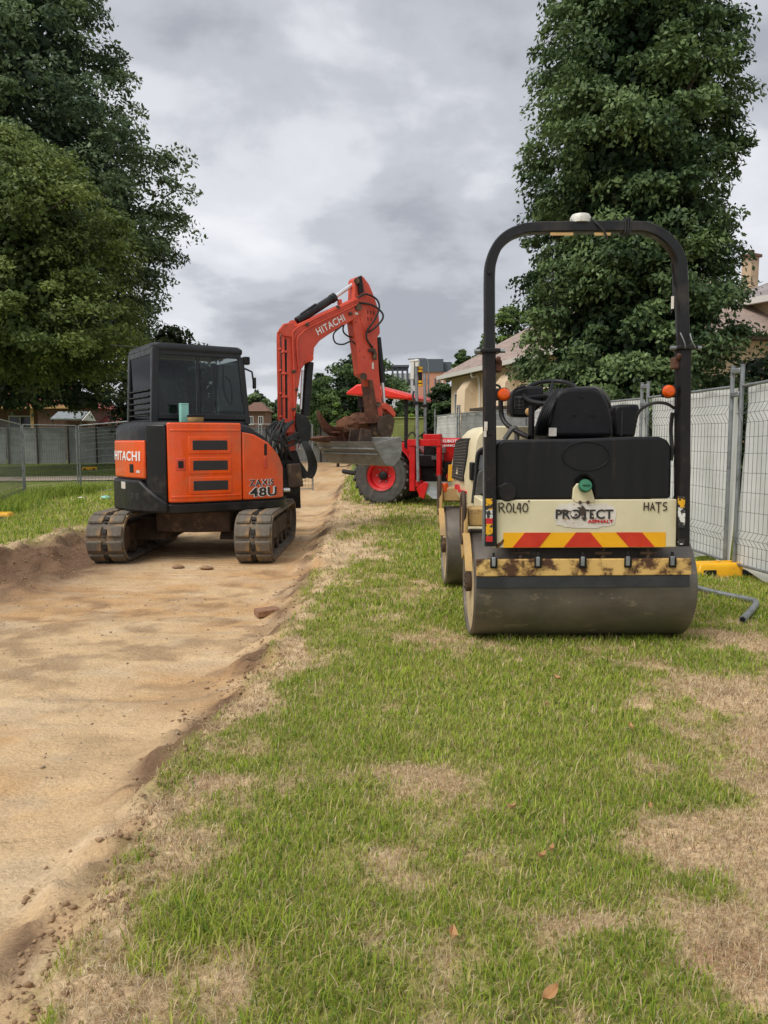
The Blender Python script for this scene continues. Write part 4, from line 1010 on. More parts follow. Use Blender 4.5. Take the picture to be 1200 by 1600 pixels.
# tail: counterweight, orange name plate
sT0, sT1 = 0.0, s_at(-.80, -.79)
cw = part('counterweight', strip(0.0, s_at(-.71, -.86), .58, lambda s: .95 if s < s_at(-.93, -.6) else .95 - .25 * (s - s_at(-.93, -.6)) / .35, -.1, .05, 24), 'black_paint', exc, .03, 3)
part('name_plate', strip(.0, s_at(-.9, -.66), .965, 1.40, -.02, .022, 20), 'orange_paint', exc, .02, 3)
part('corner_cover', strip(s_at(-.89, -.67), sA - .008, .70, 1.58, -.05, .006, 10), 'black_paint', exc, .02, 3)
def text_on_outline(name, txt, size, s0, z0, off, mat, parent, bold=0.0, width=None, spacing=1.0, shear=0.0):
    me = text_mesh(txt, size, bold, .002, 'LEFT', spacing)
    co = np.zeros(len(me.vertices) * 3); me.vertices.foreach_get('co', co); co = co.reshape(-1, 3)
    k = (width / (co[:, 0].max() - co[:, 0].min())) if width else 1.0
    for i, (a, b, c) in enumerate(co):
        x, y = opt(s0 + (a + shear * b) * k, off + c); me.vertices[i].co = MH @ Vector((x, y, z0 + b))
    return link(name, me, mat, parent)
text_on_outline('maker_lettering', 'HITACHI', .15, .02, 1.17, .026, 'print_white', exc, .003, width=.70, spacing=1.12)
mb = strip(s_at(-.97, -.45) - .06, s_at(-.97, -.45) + .03, 1.03, 1.13, .0, .027, 3); part('socket', mb, 'black_steel', exc, .006)
mb = strip(s_at(-.94, -.55) - .03, s_at(-.94, -.55) + .03, 1.03, 1.06, .0, .026, 2); part('warning_sticker', mb, 'sticker_white', exc)
mb = strip(s_at(-1.0, -.3) - .12, s_at(-1.0, -.3) + .0, .84, .92, .0, .053, 3); part('warning_sticker', mb, 'sticker_white', exc)
for q in (.12, .22):
    mb = strip(s_at(-1.0, -.3) + q, s_at(-1.0, -.3) + q + .06, .72, .80, .0, .052, 3); part('tie_down_hole', mb, 'mesh_dark', exc, .006)
st = s_at(.2, -.935) + .03
for nm, m_, bo, of in (('model_lettering_outline', 'print_white', .012, .0165), ('model_lettering', 'print_black', .004, .019)):
    text_on_outline(nm, '48U', .15, st, .735, of, m_, exc, bo * .8, width=.38, spacing=1.05)
    text_on_outline(nm, 'ZAXIS', .10, st, .865, of, m_, exc, bo * .35, width=.33, spacing=1.15)
# --- cab
cz0, cz1 = .95, 2.50
cab_pts = {'rr': (-.66, -.19), 'rf': (.52, -.19), 'lr': (-.66, .86), 'lf': (.58, .86)}
mb = H(); mb.b2((-.68, -.21, .9), (.56, .88, 1.655)); cabb = part('cab_body', mb, 'charcoal_paint', exc, .03)
def post(a, b, w, name='cab_post'):
    mb = H(); mb.sweep([a, b], [(-w, -w), (w, -w), (w, w), (-w, w)], (0, 1, 0)); return part(name, mb, 'charcoal_paint', cabb, .012)
post((-.655, -.185, 1.6), (-.62, -.175, cz1), .042); post((.53, -.185, 1.6), (.46, -.175, cz1 - .06), .036)
post((-.655, .84, 1.6), (-.62, .82, cz1), .042); post((.56, .84, 1.6), (.48, .82, cz1 - .06), .036)
post((-.10, -.185, 1.6), (-.10, -.175, cz1), .02)
def rr(cx, cy, hx, hy, r, z, n=6):
    pts = []
    for sx, sy, a0 in ((1, 1, 0), (-1, 1, 90), (-1, -1, 180), (1, -1, 270)):
        for k in range(n + 1):
            a = math.radians(a0 + 90 * k / n); pts.append((cx + sx * (hx - r) + r * math.cos(a), cy + sy * (hy - r) + r * math.sin(a), z))
    return pts
mb = H(); mb.loft([rr(-.085, .325, .565, .535, .05, 2.47), rr(-.085, .325, .575, .545, .06, 2.49), rr(-.085, .325, .575, .545, .06, 2.53), rr(-.085, .325, .55, .52, .08, 2.56), rr(-.085, .325, .4, .4, .1, 2.57)])
part('cab_roof', mb, 'charcoal_paint', cabb)
def sill(a, b): 
    mb = H(); mb.b2(a, b); part('window_rail', mb, 'charcoal_paint', cabb, .008)
sill((-.62, -.222, 1.655), (.5, -.15, 1.72)); sill((-.62, -.205, 2.42), (.46, -.15, 2.49)); sill((-.70, -.16, 1.52), (-.62, .8, 1.60)); sill((-.66, -.16, 2.42), (-.6, .8, 2.49))
def pane(a, b, name='window_pane'):
    mb = H(); mb.b2(a, b); return part(name, mb, 'cab_glass_rear' if name == 'rear_window' else 'cab_glass', cabb)
pane((-.60, -.192, 1.70), (-.125, -.184, 2.44)); pane((-.075, -.192, 1.70), (.47, -.184, 2.44))
pane((-.652, -.13, 1.58), (-.644, .80, 2.44), 'rear_window'); pane((-.60, .838, 1.66), (.5, .846, 2.44)); pane((.5, -.14, 1.30), (.508, .8, 2.42), 'windscreen')
for k in range(6):
    mb = H(); mb.b2((-.70, -.12, 1.62 + .075 * k), (-.672, .80, 1.635 + .075 * k)); part('rear_guard_bar', mb, 'black_steel', cabb)
mb = H(); mb.b2((-.64, -.12, 2.12), (-.60, .80, 2.46)); part('rear_red_panel', mb, 'red_panel_paint' if 'red_panel_paint' in MATS else 'roof_red', cabb)  # reddish panel across the upper part of the rear window
# inside the cab
mb = H(); mb.loft([rr(-.3, .36, .2, .23, .06, 1.2), rr(-.28, .36, .25, .25, .08, 1.35), rr(-.28, .36, .25, .25, .08, 1.42)]); stt = part('operator_seat', mb, 'seat_vinyl', cabb)
mb = H(); mb.loft([[(-.46 + .0, .13, 1.4), (-.34, .13, 1.4), (-.34, .59, 1.4), (-.46, .59, 1.4)], [(-.52, .12, 1.8), (-.4, .12, 1.8), (-.4, .6, 1.8), (-.52, .6, 1.8)], [(-.55, .22, 2.1), (-.46, .22, 2.1), (-.46, .5, 2.1), (-.55, .5, 2.1)]]); part('seat_back', mb, 'seat_vinyl', stt, .03)
for y_ in (-.02, .72):
    mb = H(); mb.b2((-.3, y_ - .1, 1.2), (.2, y_ + .08, 1.68)); part('control_console', mb, 'black_plastic', cabb, .03)
    mb = H(); mb.tube([(.1, y_, 1.66), (.13, y_, 1.86)], [.016, .026], 8); part('joystick', mb, 'black_plastic', cabb)
mb = H(); mb.tube(smooth_curve([(.25, -.12, 2.35), (.27, -.1, 2.0), (.36, -.1, 1.85), (.36, -.1, 2.1), (.28, -.12, 2.2)], 5), .012, 6); part('grab_rail', mb, 'black_steel', cabb)
# work lamp and mirror bracket at the cab's front top
mb = H(); mb.box((.53, -.2, 2.40), (.08, .08, .10)); part('work_lamp', mb, 'black_plastic', cabb, .015)
mb = H(); mb.tube([(.5, -.22, 2.3), (.58, -.26, 2.26), (.6, -.26, 2.12)], .012, 6); part('mirror_bracket', mb, 'black_steel', cabb)
mb = H(); mb.box((.61, -.26, 2.12), (.03, .07, .14)); part('mirror', mb, 'black_plastic', cabb, .01)
mb = H(); mb.tube([(-.62, .5, 2.56), (-.9, .75, 2.6)], .006, 4); part('radio_aerial', mb, 'black_steel', cabb)
# things left on the body top below the window
q = MH @ Vector((-.27, -.55, 0)); tb = thing('tub', E + Vector((q.x, q.y, topz(-.27) + .0125)), 'tan tub with black lid standing on the excavator body', 'tub', TH)
mb = MB(); mb.lathe([(.08, 0), (.092, .02), (.095, .06), (.02, .06)], (0, 0, 0), (0, 0, 1), 20); part('tub_body', mb, 'tan_card', tb)
mb = MB(); mb.lathe([(.098, .06), (.1, .08), (.08, .09), (.02, .09)], (0, 0, 0), (0, 0, 1), 20); part('lid', mb, 'black_plastic', tb)
q = MH @ Vector((-.36, -.40, 0)); tb = thing('carton', E + Vector((q.x, q.y, topz(-.3) + .0125)), 'small mint green carton standing against the cab window', 'carton', TH)
mb = MB(); mb.box((0, 0, .105), (.095, .08, .21)); part('carton_body', mb, 'mint_box', tb, .006)
mb = MB(); mb.box((0, 0, .217), (.10, .085, .014)); part('carton_lid', mb, 'mint_box', tb, .004)
# --- boom foot, swing bracket
mb = H(); mb.prism([(.75, .70), (1.22, .66), (1.32, .80), (1.26, 1.0), (1.0, 1.05), (.8, 1.0)], 'y', -.17, .17); part('swing_bracket', mb, 'black_steel', exc, .02)
mb = H(); mb.tube([(1.06, 0, .55), (1.06, 0, 1.12)], .09, 14); part('swing_post', mb, 'black_steel', exc)
bl_ = -.105
boom_px = [(182, 1130), (188, 1000), (180, 425), (200, 360), (242, 364), (400, 290), (590, 205), (628, 215), (622, 300), (575, 335), (430, 420), (375, 458), (342, 500), (336, 575), (292, 592), (268, 625), (246, 760), (234, 900), (228, 1000), (232, 1130)]
BP = [hz(x, y, bl_) for x, y in boom_px]
mb = H(); mb.prism(BP, 'y', bl_, -bl_); boom = part('boom', mb, 'orange_faded', exc, .012)
# welded edge strip along the boom side
for nm, P_ in (('boom_foot_plate', [(225, 1000), (160, 1000), (158, 930), (228, 930)]), ('boom_lug', [(134, 395), (160, 360), (215, 350), (235, 400), (205, 440), (150, 430)])):
    mb = H(); mb.prism([hz(x, y, bl_) for x, y in P_], 'y', bl_ - .018, bl_ + .02); part(nm, mb, 'orange_faded', boom, .008)
b0, b1 = h3(362, 428, bl_ - .004), h3(522, 340, bl_ - .004)
def fit_letters(name, txt, size, p0, p1, mat, parent, bold, M, sp=1.0):
    p0, p1 = Vector(p0), Vector(p1); r = (p1 - p0).normalized(); u = Vector((0, -1, 0)).cross(r)
    if u.z < 0: u = -u
    me = text_mesh(txt, size, bold, .0015, 'LEFT', sp); co = np.zeros(len(me.vertices) * 3); me.vertices.foreach_get('co', co); co = co.reshape(-1, 3)
    k = (p1 - p0).length / (co[:, 0].max() - co[:, 0].min()); n = r.cross(u)
    me.transform(M @ Matrix(((r.x, u.x, n.x, p0.x), (r.y, u.y, n.y, p0.y), (r.z, u.z, n.z, p0.z), (0, 0, 0, 1))) @ Matrix.Diagonal((k, 1, 1, 1)))
    return link(name, me, mat, parent)
fit_letters('maker_lettering', 'HITACHI', .13, b0, b1, 'print_white', boom, .002, MH, 1.12)
mb = H(); _a, _b = hz(186, 990, bl_), hz(181, 450, bl_); mb.b2((min(_a[0], _b[0]) - .012, -.098, _a[1]), (max(_a[0], _b[0]) + .02, .098, _b[1])); part('pipe_gap_shade', mb, 'black_paint', boom)  # added black strip that paints the shade in the gaps between the pipes
# steel pipes up the back of the boom and over its top
bk0, bk1 = hz(184, 985, bl_), hz(178, 460, bl_)
for i in range(6):
    lat = -.10 + .04 * i
    pts = [(bk0[0] - .03 - (.05 if i % 2 else .02), lat * 1.3, bk0[1] - .18), (bk0[0] - .035, lat, bk0[1]), (bk1[0] - .035, lat, bk1[1]), (bk1[0] - .05 + .02 * (i % 3), lat, bk1[1] + .10 + .03 * (i % 2)), (bk1[0] + .06, lat, bk1[1] + .2)]
    mb = H(); mb.tube(smooth_curve(pts, 5), .0105, 7); part('steel_pipe', mb, 'orange_faded' if i not in (2,) else 'hose_rubber', boom)
for f in (.12, .38, .64, .88):
    x_, z_ = bk0[0] + (bk1[0] - bk0[0]) * f, bk0[1] + (bk1[1] - bk0[1]) * f
    mb = H(); mb.b2((x_ - .052, -.118, z_ - .014), (x_ + .01, -.045, z_ + .014)); part('pipe_clamp', mb, 'orange_faded', boom, .004); mb = H(); mb.b2((x_ - .052, -.035, z_ + .03), (x_ + .01, .04, z_ + .058)); part('pipe_clamp', mb, 'orange_faded', boom, .004)
for i, (pa, la) in enumerate((([(226, 900), (222, 640), (215, 440), (228, 395), (300, 352), (560, 232), (600, 215)], bl_ - .022), ([(252, 640), (240, 470), (262, 420), (320, 378), (560, 262), (600, 240)], bl_ - .02))):
    mb = H(); mb.tube(smooth_curve([h3(x, y, la) for x, y in pa], 5), .011, 7); part('steel_pipe', mb, 'orange_faded', boom)
for x, y in ((222, 640), (236, 745), (222, 860), (300, 362), (480, 262), (555, 300)):
    mb = H(); c = h3(x, y, bl_ - .02); mb.box(c, (.05, .03, .04)); part('pipe_clamp', mb, 'dirty_steel', boom, .005)
mb = H(); c = h3(588, 300, bl_ - .004); mb.box(c, (.05, .006, .03)); part('label_sticker', mb, 'sticker_white', boom)
mb = H(); c = h3(490, 232, 0.0); mb.box(c, (.05, .06, .07)); part('work_lamp_stub', mb, 'orange_faded', boom, .01)
# arm cylinder over the boom
def cyl(name, pts, r, mat, parent, n=16):
    mb = H(); mb.tube(pts, r, n); return part(name, mb, mat, parent)
ac = cyl('arm_cylinder', [h3(240, 345, 0), h3(455, 207, 0)], .055, 'black_paint', exc)
cyl('cylinder_gland', [h3(440, 217, 0), h3(462, 202, 0)], .062, 'black_paint', ac)
cyl('cylinder_rod', [h3(455, 207, 0), h3(592, 112, 0)], .028, 'chrome_rod', ac)
mb = H(); mb.tube([h3(262, 305, -.02), h3(350, 245, -.02)], .016, 6); part('cylinder_pipe', mb, 'black_paint', ac)
cyl('pivot_eye', [h3(215, 365, -.07), h3(215, 365, .07)], .06, 'orange_faded', ac)
# boom cylinder
bc = cyl('boom_cylinder', [h3(312, 585, 0), h3(285, 900, 0)], .062, 'black_paint', exc)
cyl('cylinder_rod', [h3(285, 880, 0), h3(255, 1090, 0)], .034, 'chrome_rod', bc)
cyl('highlight_rod', [h3(274, 630, -.06), h3(262, 860, -.06)], .017, 'chrome_rod', bc)  # added bright rod in place of the highlight along the boom cylinder
cyl('pivot_eye', [h3(316, 560, -.12), h3(316, 560, .12)], .05, 'orange_faded', bc)
mb = H(); mb.prism([hz(x, y, -.15) for x, y in ((236, 880), (300, 905), (318, 950), (318, 1030), (300, 1060), (250, 1050), (232, 960))], 'y', -.17, -.12); part('cylinder_guard', mb, 'black_paint', exc, .01)
# --- arm (stick)
al = -.09
SP = [hz(x, y, al) for x, y in ((578, 100), (592, 84), (628, 80), (664, 128), (692, 195), (718, 275), (728, 415), (712, 440), (722, 640), (738, 800), (745, 900), (712, 912), (694, 880), (652, 690), (610, 655), (600, 560), (582, 440), (566, 330), (574, 240))]
mb = H(); mb.prism(SP, 'y', al, -al); arm = part('arm', mb, 'orange_faded', exc, .012)
mb = H(); mb.prism([hz(x, y, al) for x, y in ((606, 220), (670, 205), (700, 290), (690, 400), (640, 420), (610, 330))], 'y', al - .012, al + .01); part('arm_cheek', mb, 'orange_faded', arm, .006)
mb = H(); mb.prism([hz(x, y, 0) for x, y in ((572, 95), (592, 84), (606, 180), (578, 195))], 'y', -.13, .13); part('arm_horn', mb, 'black_steel', arm, .008)
for x, y, r in ((590, 108, .04), (600, 262, .05), (630, 668, .05), (716, 832, .04)):
    cyl('pivot_pin', [h3(x, y, -.14), h3(x, y, .14)], r, 'dirty_steel', arm)
for x, y in ((655, 290), (672, 292), (690, 296), (656, 330), (674, 332)):
    mb = H(); mb.box(h3(x, y, al - .014), (.012, .006, .05)); part('vent_slot', mb, 'print_black', arm)
kc = cyl('bucket_cylinder', [h3(712, 440, 0), h3(740, 705, 0)], .05, 'black_paint', exc)
cyl('cylinder_rod', [h3(740, 700, 0), h3(752, 830, 0)], .024, 'chrome_rod', kc)
mb = H(); mb.prism([hz(x, y, 0) for x, y in ((715, 838), (740, 822), (775, 845), (802, 885), (792, 912), (770, 890), (742, 862), (722, 860))], 'y', -.09, .09); part('bucket_link', mb, 'orange_faded', exc, .01)
mb = H(); mb.prism([hz(x, y, 0) for x, y in ((636, 690), (660, 690), (690, 870), (704, 935), (672, 945), (660, 900))], 'y', -.11, .11); part('arm_guard', mb, 'rust_brown', arm, .01)
mb = H(); mb.prism([hz(x, y, 0) for x, y in ((700, 905), (760, 890), (790, 925), (775, 1010), (735, 1040), (700, 1010), (690, 950))], 'y', -.12, .12); part('quick_hitch', mb, 'dirty_steel', exc, .015)
mb = H(); mb.box(h3(680, 515, al - .03), (.10, .05, .05)); mb.box(h3(695, 545, al - .03), (.05, .05, .12)); part('valve_block', mb, 'dirty_steel', arm, .006)
mb = H(); mb.box(h3(685, 605, al - .004), (.03, .005, .09)); part('label_sticker', mb, 'sticker_white', arm)
# hoses
def hose(pl, r=.014, parent=exc, lat=None):
    mb = H(); mb.tube(smooth_curve([h3(x, y, l) for x, y, l in pl], 8), r, 8); part('hose', mb, 'hose_rubber', parent)
hose([(590, 215, -.1), (640, 185, -.14), (705, 215, -.17), (722, 270, -.18), (690, 345, -.16), (652, 400, -.13), (650, 450, -.12), (685, 500, -.11)])
hose([(600, 235, -.1), (680, 250, -.15), (735, 290, -.19), (742, 330, -.2), (700, 380, -.16), (655, 410, -.12)])
hose([(560, 330, -.06), (500, 375, -.1), (455, 420, -.1), (465, 470, -.1), (510, 480, -.1), (560, 462, -.08), (590, 490, -.05)], .011)
hose([(575, 330, .0), (520, 360, 0), (512, 405, 0), (545, 435, 0), (590, 440, 0)], .012)
hose([(565, 330, .05), (548, 350, .05), (560, 390, .05), (585, 395, .05)], .010)
rnd = random.Random(4)
for i in range(5):                                  # bundle at the boom foot
    o1, o2 = rnd.uniform(-12, 12), rnd.uniform(-25, 25)
    hose([(120 + i * 12, 950 + o2, -.06), (75 + i * 20 + o1, 1000 + o2, -.15 - .02 * i), (110 + i * 18, 1060 + o2, -.22), (180 + i * 9 + o1, 1050 + o2, -.2), (250 + o1, 1000 + i * 14, -.16)], .019)
for i in range(6):
    hose([(145 + i * 15, 930 + rnd.uniform(-20, 20), -.14), (105 + i * 13 + rnd.uniform(-15, 15), 1010, -.2), (85 + i * 22, 1095 + rnd.uniform(-25, 25), -.2), (125 + i * 14 + rnd.uniform(-20, 20), 1165, -.1), (150 + i * 12, 1230, 0)], .02)
for i in range(5):                                  # loops hanging forward of the bracket
    hose([(262 + i * 7, 1040, -.15), (290 + i * 9, 1100, -.2), (310 + i * 11, 1175 + i * 4, -.2 + .02 * i), (300 + i * 6, 1250 + i * 3, -.18), (268 + i * 2, 1255 - i * 14, -.14), (240, 1190 - i * 10, -.1)], .014)
mb = H(); mb.prism([hz(x, y, -.1) for x, y in ((120, 1120), (235, 1100), (262, 1180), (250, 1300), (130, 1310))], 'y', -.13, .13); part('foot_casting', mb, 'black_steel', exc, .02)
mb = H(); mb.tube([h3(120, 1335, -.2), h3(195, 1333, -.2)], .028, 10); part('swing_rod', mb, 'chrome_rod', exc)
mb = H(); mb.prism([hz(x, y, -.1) for x, y in ((165, 1180), (235, 1175), (255, 1310), (180, 1320))], 'y', -.24, -.14); part('swing_cylinder_mount', mb, 'dirty_steel', exc, .02)

# --- buckets carried by the arm
WB = .80
def prof_px(L, lat): return [hz(x, y, lat) for x, y in L]
EP = prof_px([(690, 1062), (735, 1152), (758, 1188), (800, 1196), (838, 1160), (853, 1105), (850, 1022), (700, 1056)], -WB)
bkc = MH @ Vector((EP[3][0], 0, 0)); mud = thing('mud_bucket', E, 'wide smooth grey mud bucket hanging from the excavator arm', 'bucket')
shell = EP[:7]; mb = H()
inn = []
cxm, czm = sum(p[0] for p in EP) / 8, sum(p[1] for p in EP) / 8
for p in shell: d_ = Vector((cxm - p[0], czm + .1 - p[1])).normalized(); inn.append((p[0] + d_.x * .025, p[1] + d_.y * .025))
mb.prism(shell + inn[::-1], 'y', -WB + .02, WB - .02); part('bucket_shell', mb, 'bucket_grey', mud, .004)
for s in (-1, 1):
    mb = H(); mb.prism(EP, 'y', s * WB - .012, s * WB + .012); part('side_plate', mb, 'bucket_grey', mud, .004)
mb = H(); a, b = Vector((*EP[0], 0)), Vector((*EP[1], 0)); d_ = (a - b).normalized()
mb.prism([(a.x - d_.x * .12 - .006, a.y - d_.y * .12), (a.x + d_.x * .03, a.y + d_.y * .03), (a.x + d_.x * .03 + .02, a.y + d_.y * .03), (a.x - d_.x * .12 + .02, a.y - d_.y * .12)], 'y', -WB - .01, WB + .01); part('cutting_edge', mb, 'bucket_grey', mud, .003)
for f in (.35, .7):
    x_, z_ = a.x + (b.x - a.x) * f, a.y + (b.y - a.y) * f
    mb = H(); mb.box((x_ - .012, 0, z_), (.02, WB * 2 - .06, .02)); part('wear_strip', mb, 'bucket_grey', mud, .004)
for s in (-.14, .14):
    mb = H(); mb.prism([(EP[6][0] - .28, EP[6][1] - .12), (EP[6][0] - .05, EP[6][1] - .1), (EP[6][0] - .08, EP[6][1] + .1), (EP[6][0] - .24, EP[6][1] + .12)], 'y', s - .02, s + .02); part('hanger_ear', mb, 'dirty_steel', mud, .006)
# the narrow toothed bucket lying in it, filled with soil
dig = thing('digging_bucket', E, 'rusty brown toothed bucket full of soil lying in the grey bucket', 'bucket')
DP = prof_px([(520, 1056), (505, 1000), (520, 985), (600, 950), (650, 905), (668, 920), (676, 990), (684, 1065), (600, 1080)], .32)
for lat in (.32, .70):
    mb = H(); mb.prism(DP, 'y', lat - .012, lat + .012); part('side_plate', mb, 'rust_brown', dig, .005)
mb = H(); mb.prism([DP[0], DP[1], DP[2], (DP[2][0] + .03, DP[2][1]), (DP[1][0] + .03, DP[1][1]), (DP[0][0] + .04, DP[0][1] + .03), (DP[7][0] - .03, DP[7][1] + .03), (DP[6][0] - .03, DP[6][1]), DP[6], DP[7], DP[8]], 'y', .33, .69); part('bucket_shell', mb, 'rust_brown', dig, .005)
for k in range(4):
    lat = .36 + .10 * k; q = hz(535 - 12 * k, 1000, lat); mb = H()
    mb.loft([[(q[0] + .1, lat - .04, q[1] - .04), (q[0] + .1, lat + .04, q[1] - .04), (q[0] + .1, lat + .04, q[1] + .04), (q[0] + .1, lat - .04, q[1] + .04)], [(q[0] - .22, lat - .03, q[1] + .0), (q[0] - .22, lat + .03, q[1] + .0), (q[0] - .22, lat + .03, q[1] + .02), (q[0] - .22, lat - .03, q[1] + .02)]]); part('tooth', mb, 'rust_brown', dig, .006)
def lump(c, s, seed, n=12, m=8):
    rnd = random.Random(seed); rings = []
    for i in range(m + 1):
        ph = math.pi * i / m; rings.append([(c[0] + s[0] * math.sin(ph) * math.cos(2 * math.pi * k / n) * rnd.uniform(.75, 1.15), c[1] + s[1] * math.sin(ph) * math.sin(2 * math.pi * k / n) * rnd.uniform(.75, 1.15), c[2] + s[2] * math.cos(ph) * rnd.uniform(.8, 1.15)) for k in range(n)])
    return rings
mb = H(); q = hz(545, 965, .35); mb.loft(lump((q[0], .35, q[1]), (.2, .2, .15), 5, 18, 12)); q = hz(600, 945, .33); mb.loft(lump((q[0], .33, q[1]), (.2, .2, .15), 6, 18, 12)); q = hz(625, 915, .35); mb.loft(lump((q[0], .35, q[1]), (.12, .14, .08), 9, 16, 10)); part('soil_load', mb, 'caked_soil', dig)
rip = thing('ripper_tooth', E, 'curved rusty ripper hook standing up at the left of the grey bucket', 'ripper')
mb = H(); mb.prism(prof_px([(362, 868), (385, 905), (415, 945), (450, 965), (492, 962), (500, 1020), (440, 1018), (402, 990), (378, 945), (364, 905)], .55), 'y', .50, .60); part('shank', mb, 'rust_brown', rip, .012)
mb = H(); mb.prism(prof_px([(340, 1030), (420, 1016), (520, 1024), (525, 1056), (430, 1056), (370, 1046)], .45), 'y', .38, .7); part('foot_plate', mb, 'rust_brown', rip, .01)

# ================================================================== RED TRACTOR
T0 = gp(590, 790); TA = math.radians(-20)
MT = Matrix.Rotation(TA, 4, 'Z'); TLft = Vector((-math.sin(TA), math.cos(TA), 0))
def tl(x, y, lat=0.0):
    p = on_plane(*z2(x, y), T0 + TLft * lat, TLft) - T0; q = MT.inverted() @ p; return (q.x, q.z)
def t3(x, y, lat): a = tl(x, y, lat); return (a[0], lat, a[1])
trac = thing('tractor', (T0.x, T0.y, gz(T0.x, T0.y) - .01), 'red tractor with red sun canopy parked behind the grey bucket', 'tractor', TA)
wr = .555
def wheel(cx, cy, R, W, rimr, near, lugs=22):
    t = trac
    mb = MB(); mb.lathe([(rimr, -W * .42), (R * .72, -W * .5), (R * .9, -W * .48), (R * .965, -W * .36), (R * .97, 0), (R * .965, W * .36), (R * .9, W * .48), (R * .72, W * .5), (rimr, W * .42)], (cx, cy, R), (0, 1, 0), 36, cap=False); ty = part('tyre', mb, 'tyre_rubber', t)
    mb = MB()
    for k in range(lugs):
        for s in (-1, 1):
            a = 2 * math.pi * (k + .25 * s) / lugs
            for j, (y0, y1, da) in enumerate(((.0, .24, .0), (.24, .49, .10))):
                M = Matrix.Translation((cx, cy, R)) @ Matrix.Rotation(a + da * 1.2, 4, 'Y') @ Matrix.Translation((0, s * W * (y0 + y1) / 2, R * .965)) @ Matrix.Rotation(s * .55, 4, 'Z')
                hx, hy, hz_ = .024, W * (y1 - y0) / 2 + .012, .022
                vs = [M @ Vector((x, y, z)) for x in (-hx, hx) for y in (-hy, hy) for z in (-hz_, hz_)]
                mb.add(vs, [(0, 1, 3, 2), (4, 6, 7, 5), (0, 4, 5, 1), (2, 3, 7, 6), (0, 2, 6, 4), (1, 5, 7, 3)])
    part('tread', mb, 'tyre_rubber', ty, kind='stuff')
    s = -1 if near else 1
    mb = MB(); mb.lathe([(rimr + .012, s * W * .46), (rimr + .012, s * W * .40), (rimr * .86, s * W * .36), (rimr * .80, s * W * .18), (rimr * .45, s * W * .10), (.03, s * W * .12)], (cx, cy, R), (0, 1, 0), 32, cap=False); rm = part('rim', mb, 'red_paint', ty)
    mb = MB(); mb.lathe([(.085, s * W * .08), (.085, s * W * .2), (.06, s * W * .24), (.01, s * W * .24)], (cx, cy, R), (0, 1, 0), 20); part('hub', mb, 'black_steel', rm)
    for k in range(6):
        a = 2 * math.pi * k / 6; mb = MB(); q = (cx + .125 * math.cos(a), cy + s * W * .10, R + .125 * math.sin(a)); mb.tube([q, (q[0], q[1] + s * .03, q[2])], .014, 6); part('wheel_nut', mb, 'galvanised', rm)
wheel(.06, .22, wr, .48, .285, True); wheel(.06, 1.35, wr, .48, .285, False)
wheel(2.35, .35, .36, .30, .18, True, 18); wheel(2.35, 1.25, .36, .30, .18, False, 18)
mb = MB(); mb.tube([(.06, .3, wr), (.06, 1.3, wr)], .09, 12); part('rear_axle', mb, 'black_steel', trac)
mb = MB(); mb.tube([(2.35, .4, .36), (2.35, 1.2, .36)], .06, 12); part('front_axle', mb, 'black_steel', trac)
mb = MB(); mb.b2((-.3, .5, .38), (2.5, 1.08, .72)); part('chassis', mb, 'black_steel', trac, .02)
mb = MB(); mb.b2((1.05, .45, .70), (1.75, 1.12, 1.12)); eng = part('engine_block', mb, 'black_steel', trac, .02)
rnd = random.Random(3)
for k in range(16):
    x, z = rnd.uniform(1.0, 1.75), rnd.uniform(.55, 1.12); mb = MB()
    if k % 2: mb.box((x, .42 - rnd.uniform(0, .06), z), (rnd.uniform(.05, .2), .14, rnd.uniform(.05, .14)))
    else: mb.tube(smooth_curve([(x, .4, z), (x + rnd.uniform(-.1, .1), .3, z - .1), (x + rnd.uniform(-.2, .2), .36, z - rnd.uniform(.1, .3))], 4), .014, 6)
    part('engine_fitting', mb, ('dirty_steel', 'black_steel', 'red_paint', 'galvanised')[k % 4], eng, .006 if k % 2 else 0)
# rear mudguards
for y0, y1 in ((.02, .46), (1.12, 1.56)):
    mb = MB(); rg = []
    for k in range(13):
        a = math.radians(-5 + 165 * k / 12); rg.append([(.06 + (wr + q) * math.cos(a), y, wr + (wr + q) * math.sin(a)) for q, y in ((.08, y0), (.08, y1), (.105, y1), (.105, y0))])
    mb.loft(rg); part('mudguard', mb, 'red_paint', trac, .005)
mb = MB(); mb.prism([tl(x, y, .35) for x, y in ((855, 1060), (905, 1050), (935, 1140), (935, 1330), (890, 1340), (875, 1150))], 'y', .28, .42); part('side_frame', mb, 'red_paint', trac, .015)
# bonnet
hb = [tl(1085, 1030, .45), tl(1085, 1170, .45)]
mb = MB(); x0, zt, zb = hb[0][0], hb[0][1], hb[1][1]
mb.loft([[(x0 + dx, y0 + .45, zb), (x0 + dx, y0 + .42, zt - .08 - dz), (x0 + dx, y0 + .52, zt - dz), (x0 + dx, y1 - .07 + .45 - .4, zt - dz), (x0 + dx, y1 + .03, zt - .08 - dz), (x0 + dx, y1, zb)] for dx, dz, y0, y1 in ((0, 0, 0, 1.12), (.5, .01, 0, 1.12), (.95, .06, .03, 1.08), (1.05, .14, .08, 1.0))]); bon = part('bonnet', mb, 'red_paint', trac, .012)
p0, p1 = t3(1088, 1057, .412), t3(1195, 1057, .412)
fit_letters('maker_lettering', 'KUBOTA', .075, p0, (p1[0], p1[1], p0[2]), 'print_white', bon, .002, Matrix.Identity(4))
p0, p1 = t3(1090, 1075, .412), t3(1190, 1075, .412)
fit_letters('model_lettering', 'NARROW', .055, (p0[0], p0[1], p0[2] - .02), (p1[0], p1[1], p0[2] - .02), 'print_white', bon, .001, Matrix.Identity(4))
